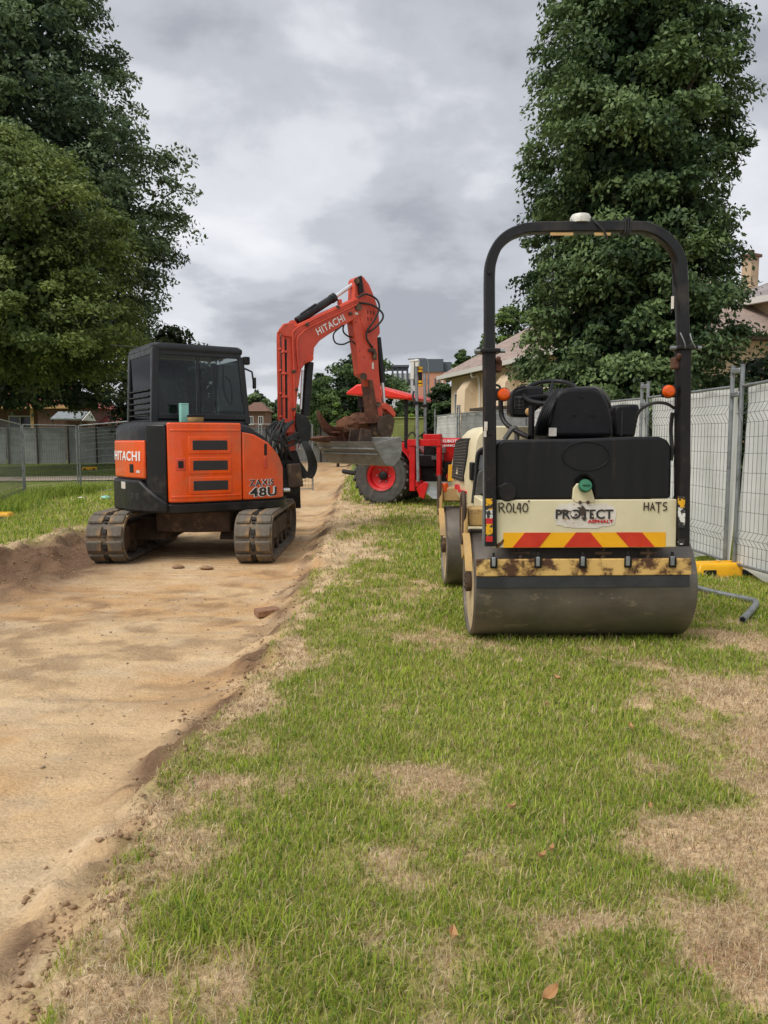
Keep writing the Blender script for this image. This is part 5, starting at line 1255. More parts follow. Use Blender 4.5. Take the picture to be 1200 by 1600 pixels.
# seat, wheel, controls
mb = MB(); mb.loft([rr(.1, .8, .22, .24, .06, .95), rr(.1, .8, .24, .26, .08, 1.08)]); st_ = part('operator_seat', mb, 'seat_vinyl', trac, .01)
mb = MB(); mb.b2((-.18, .58, 1.05), (-.08, 1.02, 1.45)); part('seat_back', mb, 'seat_vinyl', st_, .03)
mb = MB(); mb.b2((-.4, .45, .72), (1.1, 1.15, .95)); part('platform', mb, 'black_steel', trac, .02)
mb = MB(); mb.b2((.75, .5, .9), (1.02, 1.1, 1.28)); part('dashboard', mb, 'black_plastic', trac, .03)
mb = MB(); cs = Vector((.72, .8, 1.36)); ring = [cs + Vector((.13 * math.cos(a) * .6, .18 * math.sin(a), .13 * math.cos(a) * .7)) for a in np.linspace(0, 2 * math.pi, 25)]
mb.tube(ring, .014, 6); mb.tube([cs, (.9, .8, 1.2)], .02, 6); part('steering_wheel', mb, 'black_plastic', trac)
mb = MB(); q = t3(620, 880, .75); mb.tube([(q[0], .75, .9), (q[0], .75, q[2] + .1)], .045, 8); mb.box((q[0], .75, q[2] + .2), (.12, .12, .2)); part('exhaust', mb, 'black_steel', trac)
# canopy and its posts
cn = [(525, 770), (545, 752), (590, 718), (642, 712), (760, 742), (905, 782), (925, 800), (905, 808), (830, 800), (640, 782), (540, 778)]
CP = [tl(x, y, .15) for x, y in cn]; mb = MB(); cc0, cc1 = sum(p[0] for p in CP) / len(CP), sum(p[1] for p in CP) / len(CP)
mb.loft([[(cc0 + (p[0] - cc0) * f, y, cc1 + (p[1] - cc1) * f - .0) for p in CP] for y, f in ((.10, .93), (.15, 1.0), (1.35, 1.0), (1.40, .93))]); can = part('canopy', mb, 'red_canopy', trac, .02)
for (px0, py0), lat in (((700, 790), .25), ((880, 800), .3), ((700, 790), .9), ((880, 800), .85)):
    q = tl(px0, py0, lat); mb = MB(); mb.b2((q[0] - .03, lat - .03, .8), (q[0] + .03, lat + .03, q[1] + .03)); part('canopy_post', mb, 'black_steel', trac, .006)
mb = MB(); mb.tube(smooth_curve([t3(510, 1225, .6), t3(540, 1232, .6), (-.25, .7, .5)], 4), .045, 8); part('drawbar', mb, 'black_steel', trac)
# levelling frame with two laser masts in front of the engine
def gx_(x, y, lat): return Vector(t3(x, y, lat))
gl = .05
lev = thing('levelling_blade', (T0.x, T0.y, gz(T0.x, T0.y)), 'red levelling blade frame with two tall grey masts beside the tractor', 'grader blade', TA)
for nm, x0_, x1_, y0_, y1_ in (('upright', 903, 935, 1060, 1345), ('upright', 1062, 1084, 1040, 1260), ('top_beam', 893, 1088, 1042, 1082), ('top_plate', 985, 1085, 1012, 1046), ('foot_socket', 940, 972, 1282, 1320)):
    a, b = tl(x0_, y0_, gl), tl(x1_, y1_, gl); mb = MB(); mb.b2((a[0], gl - .05 - (.02 if nm != 'upright' else 0), b[1]), (b[0], gl + .08, a[1])); part(nm, mb, 'red_paint', lev, .01)
mb = MB(); a = [tl(x, y, gl - .1) for x, y in ((940, 1330), (985, 1290), (1010, 1300), (985, 1392), (958, 1378))]; mb.prism(a, 'y', gl - .12, gl - .06); part('blade_end', mb, 'red_paint', lev, .008)
rg = []
for k in range(9):
    f = k / 8; q = tl(985 + 45 * math.sin(f * math.pi * .5), 1290 + 100 * f, gl - .1); rg.append([(q[0] + .02 - .12 * math.sin(f * math.pi), gl - .10, q[1]), (q[0] + .55 - .12 * math.sin(f * math.pi), gl + .06, q[1]), (q[0] + .55 - .12 * math.sin(f * math.pi), gl + .09, q[1]), (q[0] + .02 - .12 * math.sin(f * math.pi), gl - .07, q[1])])
mb = MB(); mb.loft(rg); part('blade', mb, 'moldboard', lev)
a, b = tl(938, 600, gl - .1), tl(950, 1288, gl - .1)
for (xt, yt, xb, yb, lat, nm) in ((938, 610, 950, 1290, gl - .1, 'mast'), (988, 655, 992, 1020, gl + .5, 'mast')):
    mb = MB(); mb.tube([t3(xt, yt, lat), t3(xb, yb, lat)], .030, 10); ms = part(nm, mb, 'galvanised', lev)
    mb = MB(); q = t3(xt, (830 if xt < 960 else 845), lat); mb.box(q, (.10, .10, .06)); part('mast_clamp', mb, 'black_steel', ms, .01)
q = t3(930, 580, gl - .1); q2 = t3(930, 692, gl - .1); hh_ = q[2] - q2[2]
mb = MB(); mb.box((q[0] - .035, q[1], (q[2] + q2[2]) / 2), (.07, .09, hh_)); mb.box((q[0] + .05, q[1], q[2] - .05), (.07, .08, .14)); mb.box((q[0], q[1], q[2] - .01), (.16, .1, .04)); part('laser_receiver', mb, 'trim_white', lev, .012)
q = t3(962, 625, gl - .05); q2 = t3(962, 725, gl - .05)
mb = MB(); mb.tube([q, q2], .038, 10); rc = part('laser_receiver', mb, 'black_plastic', lev)
for f in (.0, .18, .8, 1.0):
    z = q[2] + (q2[2] - q[2]) * f; mb = MB(); mb.tube([(q[0], q[1], z - .02), (q[0], q[1], z + .02)], .048, 12); part('receiver_band', mb, 'yellow_plastic', rc)
mb = MB(); mb.tube(smooth_curve([t3(925, 760, gl - .1), t3(920, 800, gl - .12), t3(945, 830, gl - .12)], 4), .02, 6); part('cable', mb, 'hose_rubber', lev)
mb = MB(); mb.tube(smooth_curve([t3(880, 1040, gl - .05), t3(915, 1000, gl - .05), t3(945, 1030, gl - .05), t3(990, 1000, gl)], 5), .016, 6); part('cable', mb, 'hose_rubber', lev)

# ================================================================== TANDEM ROLLER
DR, DX0, DX1 = 0.345, 0.55, 1.92
YR, YF = gp(900, 990).y + .02, gp(690, 913).y + .02
RB = Vector(((DX0 + DX1) / 2, YR, 0.0))
rol = thing('road_roller', RB, 'cream and black ride on tandem road roller parked on the grass', 'roller')
MR = Matrix.Translation(-RB)
K_ = lambda: MB(MR)
def z3(x, y): return (660 + x * .36667, 540 + y * .36667)
def z4(x, y): return (720 + x * .325, 320 + y * .325)
def z8(x, y): return (640 + x * .1875, 640 + y * .1875)
def prect(uv0, uv1, Y0, Y1, mb=None):           # box whose front face fills the pixel rectangle at depth Y0
    a, b = at(*uv0, Y0), at(*uv1, Y0); mb = mb or K_(); mb.b2((a.x, Y0, b.z), (b.x, Y1, a.z)); return mb
def ppoly(uvs, Y0, Y1, mb=None):
    mb = mb or K_(); mb.prism([(at(u, v, Y0).x, at(u, v, Y0).z) for u, v in uvs], 'y', Y0, Y1); return mb
def drum(yc, x0, x1, name):
    W = x1 - x0; mb = K_()
    mb.lathe([(DR - .03, .09), (DR - .025, 0.004), (DR - .012, 0.0), (DR, .012), (DR, W - .012), (DR - .012, W), (DR - .025, W - .004), (DR - .03, W - .09)], (x0, yc, DR), (1, 0, 0), 72)
    d = part(name, mb, 'drum_steel', rol)
    for s, xx in ((-1, x0 + .02), (1, x1 - .02)):
        mb = K_(); mb.lathe([(.02, 0), (DR - .026, 0), (DR - .026, .01), (.02, .01)], (xx, yc, DR), (1, 0, 0), 48); part('drum_face', mb, 'drum_face', d)
        mb = K_(); mb.lathe([(.01, 0), (.062, 0), (.066, .01 * s), (.066, .035 * s), (.01, .035 * s)], (xx, yc, DR), (1, 0, 0), 24); hb_ = part('hub', mb, 'dirty_steel', d)
        for k in range(6):
            a = math.pi / 3 * k; q = Vector((xx + s * .035, yc + .045 * math.cos(a), DR + .045 * math.sin(a))); mb = K_(); mb.tube([q, q + Vector((s * .008, 0, 0))], .009, 6); part('hub_bolt', mb, 'dirty_steel', hb_)
drum(YR, DX0, DX1, 'rear_drum'); drum(YF, DX0 - .03, DX1 - .03, 'front_drum')
# yokes that carry the drums: side plate, lifting eye, beam over the drum
def yoke(yc, x0, x1, ztop, nm):
    for s, xx in ((-1, x0 - .035), (1, x1 + .035)):
        if s > 0: xx = x1 - .03
        mb = K_(); pl = [(yc - .15, ztop - .30), (yc - .06, ztop - .34), (yc + .04, ztop - .24), (yc + .07, ztop - .12), (yc + .05, ztop), (yc - .15, ztop), (yc - .18, ztop - .12)]
        mb.prism(pl, 'x', xx - .014, xx + .014); yp = part('yoke_plate', mb, 'yellow_frame', rol, .006)
        mb = K_(); pts = [(xx - .01, yc - .15, ztop - .2), (xx - .01, yc - .15, ztop + .03), (xx - .01, yc - .08, ztop + .09), (xx - .01, yc - .01, ztop + .03), (xx - .01, yc - .01, ztop - .16), (xx - .01, yc - .08, ztop - .23), (xx - .01, yc - .15, ztop - .2)]; mb.tube(smooth_curve(pts, 4), .015, 8); part('lifting_eye', mb, 'dirty_steel', yp)
        mb = K_(); rg = [(xx, yc - (DR + .03) * math.cos(a), DR + (DR + .03) * math.sin(a)) for a in np.linspace(.35, 1.1, 9)]
        mb.sweep(rg, [(-.022, -.006), (.022, -.006), (.022, .006), (-.022, .006)], (1, 0, 0)); part('drum_guard', mb, 'yellow_frame', yp) if s < 0 else None
    mb = K_(); mb.b2((x0 - .02, yc - .13, ztop - .12), (x1 + .02, yc + .02, ztop + .0)); part('yoke_beam', mb, 'yellow_frame', rol, .012)
yoke(YR, DX0, DX1, .84, 'rear'); yoke(YF, DX0 - .03, DX1 - .03, .86, 'front')
# chassis
mb = K_(); mb.b2((.80, YR - .15, .62), (1.68, YR + .95, .86)); mb.b2((1.0, YR + .36, .34), (1.48, YF - .36, .8)); part('chassis', mb, 'black_steel', rol, .015)
mb = K_(); mb.tube([(1.24, YR + .8, .3), (1.24, YR + .8, .95)], .09, 16); part('articulation_joint', mb, 'dirty_steel', rol)
# rear plate
YP = YR - .40
pl = ppoly([z3(305, 658), z3(1085, 655), z3(1082, 860), z3(302, 862)], YP, YP + .05); plate = part('rear_plate', pl, 'cream_chipped', rol, .006)
mb = K_(); mb.b2((.70, YP + .04, .66), (1.75, YR - .05, .84)); part('tail_frame', mb, 'black_steel', rol, .01)
def flat(name, uvs, mat, parent, dy, Y=None): return part(name, ppoly(uvs, (YP if Y is None else Y) - dy, (YP if Y is None else Y) - dy + .0015), mat, parent)
flat('yellow_stripe', [z3(345, 797), z3(1037, 795), z3(1037, 858), z3(345, 861)], 'reflect_yellow', plate, .003)
for q in ([(437, 797), (547, 797), (497, 860), (385, 860)], [(655, 796), (716, 796), (768, 859), (603, 859)], [(825, 796), (936, 796), (990, 858), (880, 858)]):
    flat('red_chevron', [z3(*p) for p in q], 'reflect_red', plate, .0055)
rnd = random.Random(9); out = []
for k in range(40):
    a = 2 * math.pi * k / 40; ex = 4.0; c_, s_ = math.cos(a), math.sin(a)
    out.append(z3(695 + 130 * abs(c_) ** (2 / ex) * (1 if c_ > 0 else -1) + rnd.uniform(-5, 5), 724 + 51 * abs(s_) ** (2 / ex) * (1 if s_ > 0 else -1) + rnd.uniform(-4, 4)))
flat('company_sticker', out, 'sticker_white', plate, .003)
def plate_text(name, txt, x0, x1, yb, hpx, mat, bold, dy=.0065, dyr=0):
    a, b = at(*z3(x0, yb), YP - dy), at(*z3(x1, yb + dyr), YP - dy); size = hpx * .36667 * YP / F / .72
    return fit_letters(name, txt, size, a, b, mat, plate, bold, MR)
plate_text('company_lettering', 'PROTECT', 565, 810, 737, 40, 'print_black', .0015)
plate_text('company_lettering', 'ASPHALT', 705, 815, 755, 13, 'print_red', .0008)
for bx_, by_, sx_, sy_ in ((605, 705, 34, 7), (682, 705, 16, 22), (690, 738, 14, 10), (655, 722, 9, 6), (668, 692, 8, 5)):
    flat('scrape', [z3(bx_ + sx_ * math.cos(a) * rnd.uniform(.5, 1.1), by_ + sy_ * math.sin(a) * rnd.uniform(.5, 1.1)) for a in np.linspace(0, 6.0, 11)], 'print_brown', plate, .0085)
for bx_, by_, sx_, sy_ in ((640, 718, 10, 14), (735, 722, 7, 20)):
    flat('peeled_patch', [z3(bx_ + sx_ * math.cos(a) * rnd.uniform(.5, 1.1), by_ + sy_ * math.sin(a) * rnd.uniform(.5, 1.1)) for a in np.linspace(0, 6.0, 11)], 'sticker_white', plate, .0095)
flat('rust_patch', [z3(*p) for p in ((312, 862), (318, 846), (335, 836), (345, 822), (348, 834), (338, 850), (325, 860))], 'rust_brown', plate, .003)
# hand painted marks: brush strokes
def strokes(name, L, mat='print_brown', w=.004):
    mb = K_()
    for st_ in L: mb.tube([at(*z3(x, y), YP - .004) for x, y in st_], w, 5)
    return part(name, mb, mat, plate)
strokes('painted_number', [[(328, 710), (326, 672), (340, 670), (348, 678), (342, 688), (328, 692)], [(336, 692), (351, 712)], [(364, 672), (357, 690), (362, 708), (374, 708), (380, 690), (374, 673), (364, 672)],
        [(388, 672), (388, 709), (401, 709)], [(412, 670), (402, 694), (421, 694)], [(417, 672), (417, 712)], [(434, 672), (427, 690), (432, 707), (444, 707), (450, 690), (445, 674), (434, 672)], [(450, 665), (456, 660)]])
strokes('painted_name', [[(946, 668), (944, 702)], [(964, 668), (963, 702)], [(945, 686), (964, 684)], [(972, 702), (980, 668), (990, 702)], [(975, 690), (988, 689)], [(993, 669), (1019, 669)], [(1007, 669), (1006, 712)], [(1042, 668), (1029, 670), (1026, 681), (1040, 686), (1042, 698), (1026, 702)]], w=.0038)
# scraper bar with clips and rubber wiper
YS = YR - .39
bar = part('scraper_bar', ppoly([z3(230, 912), z3(1146, 907), z3(1148, 978), z3(230, 985)], YS, YS + .03), 'yellow_rusty', rol, .006)
part('wiper_strip', ppoly([z3(231, 984), z3(1140, 978), z3(1140, 1030), z3(231, 1036)], YS + .005, YS + .02), 'scraper_rubber', rol, .004)
for x in (305, 494, 685, 878, 1068):
    y = 930 - (x - 305) * .005
    cl = part('clip', prect(z3(x - 15, y - 22), z3(x + 15, y + 20), YS - .012, YS + .005), 'black_steel', bar, .004)
    part('clip_lever', prect(z3(x - 7, y - 28), z3(x + 7, y + 12), YS - .028, YS - .008), 'galvanised', cl, .004)
    part('clip_catch', prect(z3(x - 5, y - 46), z3(x + 4, y - 26), YS - .02, YS + .0), 'black_steel', cl, .003)
for x in (420, 770, 962):
    mb = K_(); q0, q1 = at(*z3(x, 862), YS + .05), at(*z3(x - 4, 925), YS + .02); mb.tube([q0, q1], .012, 8); sp = part('bar_spring', mb, 'dirty_steel', bar)
    mb = K_(); q = at(*z3(x, 884), YS + .03); mb.tube([(q.x - .05, q.y, q.z), (q.x + .05, q.y, q.z)], .010, 8); part('cross_pin', mb, 'dirty_steel', sp)
# water tank
tk = [(312, 440), (322, 415), (345, 402), (700, 398), (960, 388), (1010, 388), (1045, 402), (1062, 432), (1060, 640), (1056, 652), (735, 655), (737, 610), (725, 575), (700, 556), (678, 556), (655, 575), (643, 610), (643, 655), (318, 657), (310, 640)]
tank = part('water_tank', ppoly([z3(*p) for p in tk], YP + .01, YR + .05), 'tank_plastic', rol, .02, 3)
part('filler_recess', ppoly([z3(*p) for p in ((643, 656), (643, 556), (737, 556), (737, 656))], YP + .10, YP + .12), 'mesh_dark', tank)
part('side_step', prect(z3(316, 592), z3(398, 652), YP - .002, YP + .02), 'black_plastic', tank, .012)
mb = K_(); q = at(*z3(362, 624), YP - .002); mb.lathe([(.012, -.004), (.05, -.004), (.056, 0), (.05, .006), (.012, .006)], (q.x, q.y, q.z), (0, -1, 0), 24); part('drain_plug', mb, 'black_steel', tank)
mb = K_()
c = at(*z3(697, 470), YP + .008)
mb.tube([(c.x + .14 * math.cos(a), c.y, c.z + .085 * math.sin(a)) for a in np.linspace(0, 2 * math.pi, 33)], .005, 6); part('moulded_emblem', mb, 'black_plastic', tank)
mb = K_(); br = [z3(*p) for p in ((640, 655), (645, 608), (660, 588), (715, 588), (733, 650), (735, 668), (655, 670))]
mb = ppoly(br, YP - .006, YP + .02); fb = part('filler_bracket', mb, 'cream_paint', rol, .004)
q = at(*z3(690, 602), YP - .01)
mb = K_(); mb.lathe([(.03, -.03), (.03, 0), (.038, .004), (.040, .03), (.034, .04), (.008, .042)], (q.x, q.y, q.z), (0, -1, .35), 20); cp = part('filler_cap', mb, 'cap_green', rol)
mb = K_(); mb.box((q.x, q.y - .042, q.z + .016), (.045, .012, .012)); part('cap_grip', mb, 'cap_green', cp, .004)
for x in (672, 706):
    mb = K_(); q = at(*z3(x, 668), YP - .008); mb.lathe([(.001, 0), (.011, 0), (.009, .008), (.001, .009)], q, (0, -1, 0), 10); part('bolt', mb, 'dirty_steel', fb)
# roll bar
YB = YP + .02
def z4p(x, y, Y=YB): return at(*z4(x, y), Y)
SEC = [(-.042, -.024), (-.030, -.030), (.030, -.030), (.042, -.024), (.042, .024), (.030, .030), (-.030, .030), (-.042, .024)]
lo_l = [at(766, 852, YB), at(765, 700, YB), at(764, 547, YB)]
lo_r = [at(1065, 852, YB), at(1066, 700, YB), at(1067, 548, YB)]
up = [(137, 700), (137, 520), (137, 340), (146, 270), (172, 205), (215, 158), (270, 130), (350, 114), (600, 110), (840, 110), (910, 122), (972, 155), (1022, 208), (1050, 268), (1058, 340), (1064, 520), (1070, 700)]
hp = smooth_curve([z4p(*p) for p in up], 4)
mb = K_(); mb.sweep(hp, SEC, (0, 1, 0)); hoop = part('roll_bar', mb, 'black_paint', rol, angle=60)
for nm, P_ in (('left', lo_l), ('right', lo_r)):
    mb = K_(); S2 = [(a * 1.18, b * 1.18) for a, b in SEC]; mb.sweep(P_, S2, (0, 1, 0)); part('roll_bar_leg', mb, 'black_steel', rol, angle=60)
for q, s in (((137, 705), -1), ((1075, 690), 1)):
    c = z4p(*q); mb = K_(); mb.box((c.x, c.y, c.z), (.115, .125, .025)); hg = part('hinge_bracket', mb, 'black_steel', hoop, .006)
    mb = K_(); mb.tube([(c.x - .09, c.y - .02, c.z), (c.x + .09, c.y - .02, c.z)], .012, 8); part('hinge_pin', mb, 'galvanised', hg)
    c2 = z4p(q[0] + (38 if s < 0 else -40), q[1] + 72); mb = K_(); mb.box((c2.x - s * .0, c2.y, c2.z), (.05, .06, .07)); mb.tube([(c2.x, c2.y - .03, c2.z + .02), (c2.x - s * .0, c2.y - .05, c2.z + .05)], .016, 6); part('locking_tab', mb, 'rust_brown', hg, .008)
c = z4p(1040, 640); mb = K_(); mb.tube(smooth_curve([z4p(1055, 615, YB - .06), z4p(1075, 660, YB - .07), z4p(1080, 690, YB - .06)], 4), .004, 5); mb.tube(smooth_curve([z4p(1102, 620, YB - .06), z4p(1112, 655, YB - .07), z4p(1128, 688, YB - .06)], 4), .004, 5); part('safety_wire', mb, 'galvanised', hoop)
for x0_, x1_ in ((430, 540), (642, 720)):
    a, b = z4p(x0_, 146, YB - .046), z4p(x1_, 146, YB - .046); mb = K_(); mb.box(((a.x + b.x) / 2, YB - .047, a.z + .006), (b.x - a.x, .003, .016)); part('tape_strip', mb, 'tan_card', hoop)
c = z4p(575, 90, YB); mb = K_(); mb.lathe([(.01, 0), (.058, 0), (.06, .03), (.05, .047), (.01, .05)], (c.x, YB, z4p(575, 90).z), (0, 0, 1), 24); part('beacon_base', mb, 'beacon_white', hoop)
mb = K_(); mb.tube(smooth_curve([(c.x + .05, YB - .03, c.z + .02), z4p(660, 95, YB - .055), z4p(690, 130, YB - .06), z4p(705, 165, YB - .055)], 5), .006, 6); part('cable', mb, 'hose_rubber', hoop)
for x in (780, 792, 802):
    mb = K_(); q = z4p(x, 108); mb.box((q.x, q.y, q.z), (.007, .1, .085)); part('cable_tie', mb, 'hose_rubber', hoop)
mb = K_(); mb.tube(smooth_curve([z4p(1014, 250, YB + .04), z4p(1020, 350, YB + .04), z4p(1022, 450, YB), z4p(1012, 520, YB - .01)], 4), .006, 6); part('cable', mb, 'hose_rubber', hoop)
mb = K_(); mb.tube([z4p(1019, 440, YB - .02), z4p(1018, 500, YB - .02)], .009, 6); part('cable_plug', mb, 'sticker_white', hoop)
for q in ((137, 325), (137, 1100)):
    mb = K_(); c = z4p(*q, YB - .046); mb.lathe([(.001, 0), (.012, 0), (.010, .008), (.001, .009)], c, (0, -1, 0), 10); part('bolt', mb, 'black_steel', hoop)
# marker stickers, half flaked off, at the feet of the legs
for x0_, x1_, bits in ((271, 299, ((652, 700, 'sticker_flaked'), (700, 736, 'sticker_white_flaked'), (736, 760, 'print_red'), (760, 812, 'sticker_flaked'), (812, 836, 'print_red'))), (1090, 1118, ((641, 690, 'sticker_flaked'), (690, 715, 'sticker_white_flaked'), (715, 775, 'sticker_white_flaked'), (825, 848, 'sticker_white_flaked')))):
    for a, b, m_ in bits: part('marker_sticker', prect(z3(x0_, a), z3(x1_, b), YB - .0585, YB - .056), m_, rol)
part('marker_strip', prect(z8(622, 100), z8(648, 175), YB - .06, YB - .056), 'sticker_white', rol); part('marker_strip', prect(z8(615, 178), z8(640, 228), YB - .06, YB - .056), 'sticker_white', rol)
part('edge_trim', prect(z8(618, 230), z8(630, 1140), YB - .02, YB - .0), 'galvanised', rol)
# amber lamps
for (x, y), s in (((207, 912), 1), ((998, 897), -1)):
    c = z4p(x, y, YB - .06); lb = part('lamp_bracket', prect(z4(min(x - 42 * s, x + 20 * s), y - 30), z4(max(x - 42 * s, x + 20 * s), y + 28), YB - .05, YB - .0), 'black_steel', rol, .006)
    mb = K_(); mb.lathe([(.034, -.012), (.037, 0), (.035, .02), (.024, .034), (.002, .038)], c, (0, -1, 0), 22); ln = part('amber_lamp', mb, 'amber_lens', lb)
    mb = K_(); mb.tube([c + Vector((.037 * math.cos(a), .004, .037 * math.sin(a))) for a in np.linspace(0, 2 * math.pi, 21)], .004, 5); part('lamp_rim', mb, 'black_plastic', ln)
# operator's place
YSb = YR + .05
mb = K_(); mb.b2((.78, YR - .1, .86), (1.7, YR + .8, .93)); plat = part('platform', mb, 'black_steel', rol, .01)
seat = part('seat_back', ppoly([z4(*p) for p in ((420, 1118), (428, 1020), (445, 930), (470, 892), (520, 876), (640, 880), (685, 905), (715, 960), (732, 1030), (738, 1118))], YSb, YSb + .10), 'seat_vinyl', rol, .03, 3)
part('seat_cushion', ppoly([z4(*p) for p in ((540, 878), (640, 868), (690, 885), (722, 930), (728, 985), (690, 930), (640, 892))], YSb + .07, YSb + .2), 'seat_grey', rol, .02)
mb = K_(); a, b = z4p(425, 1110, YSb), z4p(735, 1110, YSb); mb.b2((a.x, YSb + .05, a.z - .05), (b.x, YSb + .55, a.z + .09)); part('seat_base', mb, 'seat_vinyl', seat, .04, 3)
mb = K_(); mb.b2((a.x + .05, YSb + .02, .93), (b.x - .05, YSb + .5, a.z - .04)); part('seat_box', mb, 'black_steel', rol, .01)
part('label_sticker', prect(z4(424, 1072), z4(460, 1112), YSb - .004, YSb - .001), 'sticker_white', seat)
for q in ((580, 922), (545, 1010), (632, 1010)):
    mb = K_(); c = z4p(*q, YSb - .001); mb.lathe([(.001, 0), (.010, 0), (.008, .005), (.001, .006)], c, (0, -1, 0), 10); part('bolt', mb, 'black_steel', seat)
part('side_console', ppoly([z4(*p) for p in ((738, 1118), (735, 985), (752, 960), (860, 958), (862, 985), (840, 1118))], YSb + .1, YSb + .45), 'black_plastic', rol, .02)
part('console_groove', ppoly([z4(*p) for p in ((768, 1110), (772, 990), (780, 990), (776, 1110))], YSb + .096, YSb + .101), 'mesh_dark', rol)
# steering column
YW = YR + .55
cw_ = z4p(428, 900, YW); nrm = Vector((-.15, -.45, .88)).normalized(); ta = nrm.orthogonal().normalized(); tb_ = nrm.cross(ta)
ringp = [cw_ + (ta * math.cos(a) + tb_ * math.sin(a)) * .185 for a in np.linspace(0, 2 * math.pi, 41)]
mb = K_(); mb.tube(ringp, .016, 8); sw = part('steering_wheel', mb, 'black_plastic', rol)
for a in (.4, 2.5, 4.6):
    mb = K_(); mb.tube([cw_ - nrm * .03, cw_ + (ta * math.cos(a) + tb_ * math.sin(a)) * .18], [.016, .012], 6); part('wheel_spoke', mb, 'black_plastic', sw)
mb = K_(); mb.lathe([(.01, -.05), (.045, -.04), (.04, -.01), (.01, -.005)], cw_, nrm, 16); part('wheel_boss', mb, 'black_plastic', sw)
mb = K_(); mb.tube([cw_ - nrm * .04, cw_ - nrm * .25 + Vector((0, .1, 0))], .035, 10); col_ = part('steering_column', mb, 'black_steel', rol)
q0 = z4p(340, 1000, YW - .1); mb = K_(); mb.tube([(q0.x, q0.y, q0.z + .05), (q0.x, q0.y, .9)], .022, 8); part('console_post', mb, 'black_steel', rol)
part('dash_console', ppoly([z4(*p) for p in ((235, 1000), (238, 920), (262, 885), (310, 870), (400, 872), (400, 960), (350, 1000), (330, 1022), (245, 1020))], YW + .02, YW + .18), 'black_plastic', rol, .02)
part('switch_panel', prect(z4(258, 920), z4(302, 982), YW + .016, YW + .022), 'seat_grey', rol, .006)
for k in range(3):
    for j in range(2): part('rocker_switch', prect(z4(262 + 20 * j, 926 + 18 * k), z4(278 + 20 * j, 940 + 18 * k), YW + .01, YW + .02), 'black_plastic', rol, .003)
mb = K_(); c = z4p(328, 995, YW - .07); mb.lathe([(.001, -.02), (.022, -.02), (.028, 0), (.022, .02), (.001, .026)], c, (0, -1, 0), 16); part('lever_knob', mb, 'tan_card', rol)
mb = K_(); mb.tube(smooth_curve([z4p(192, 940, YW), z4p(196, 1010, YW), z4p(225, 1060, YW - .05), z4p(300, 1105, YW - .15), z4p(330, 1118, YW - .2)], 5), .018, 8); mb.tube(smooth_curve([z4p(245, 1018, YW), z4p(245, 940, YW), z4p(262, 890, YW), z4p(310, 872, YW)], 4), .010, 6); part('hand_rail', mb, 'black_steel', rol)
mb = K_(); mb.tube(smooth_curve([z4p(210, 1130, YW - .1), z4p(240, 1085, YW - .1), z4p(262, 1072, YW - .1), z4p(270, 1100, YW - .1), z4p(268, 1140, YW - .1)], 4), .018, 8); part('grab_loop', mb, 'seat_grey', rol)
mb = K_()
for k in range(5):
    mb.tube(smooth_curve([z4p(360 + 12 * k, 1105, YSb + .02 + .02 * k), z4p(378 + 10 * k, 1030, YSb - .02), z4p(415 + 8 * k, 950, YSb - .01), z4p(460 + 6 * k, 890, YSb + .08)], 4), .013, 6)
part('seat_boot_folds', mb, 'seat_vinyl', seat)
mb = K_(); mb.tube(smooth_curve([z4p(840, 1040, YB + .05), z4p(860, 990, YB), z4p(920, 955, YB - .03), z4p(985, 955, YB - .03), z4p(1026, 978, YB)], 5), .009, 6); part('cable', mb, 'hose_rubber', rol)
mb = K_(); mb.tube(smooth_curve([z4p(1018, 1000, YB + .02), z4p(1010, 1080, YB + .04), z4p(1016, 1180, YB + .02), z4p(1010, 1230, YB + .02)], 4), .012, 6); part('cable', mb, 'hose_rubber', rol)
mb = K_(); mb.tube(smooth_curve([z4p(162, 865, YB + .0), z4p(185, 872, YB), z4p(192, 895, YB)], 4), .007, 6); part('cable', mb, 'hose_rubber', rol)
# engine hood at the front
YH0, YH1 = YR + .72, YF + .75
def hring(y, xl, xr, zt, zb, r):
    pts = [(xl + .03, y, zb), (xl, y, zb + (zt - zb) * .35), (xl + .02, y, zt - r)]
    for k in range(1, 6): a = math.pi - (math.pi / 2) * k / 5; pts.append((xl + .02 + r + r * math.cos(a), y, zt - r + r * math.sin(a)))
    for k in range(0, 6): a = math.pi / 2 - (math.pi / 2) * k / 5; pts.append((xr - .02 - r + r * math.cos(a), y, zt - r + r * math.sin(a)))
    return pts + [(xr, y, zb + (zt - zb) * .35), (xr - .03, y, zb)]
zt0 = at(730, 666, YH0 + .2).z
mb = K_(); mb.loft([hring(y, xl, xr, zt, zb, r) for y, xl, xr, zt, zb, r in ((YH0, .66, 1.80, zt0 - .01, .78, .14), (YH0 + .05, .645, 1.815, zt0, .76, .15), (YF - .3, .60, 1.84, zt0, .78, .17), (YF + .15, .595, 1.84, zt0 - .08, .82, .18), (YF + .5, .60, 1.83, zt0 - .22, .84, .18), (YF + .70, .63, 1.80, zt0 - .36, .84, .1), (YH1, .70, 1.73, zt0 - .46, .84, .03))])
hood = part('engine_hood', mb, 'cream_paint', rol, angle=50)
FLY, FLX = [YH0, YH0 + .05, YF - .3, YF + .15, YF + .5, YF + .7], [.66, .645, .60, .595, .60, .63]
def flank(y, z): return float(np.interp(y, FLY, FLX)) + .02 * max(0, min(1, (z - 1.0) / .25))
def side_pt(u, v, x=.60):       # a pixel on the hood's left flank
    d = ray(u, v); X = .6
    for _ in range(8):
        p = CAMP + d * (X / d.x); X = flank(p.y, p.z)
    return CAMP + d * (X / d.x)
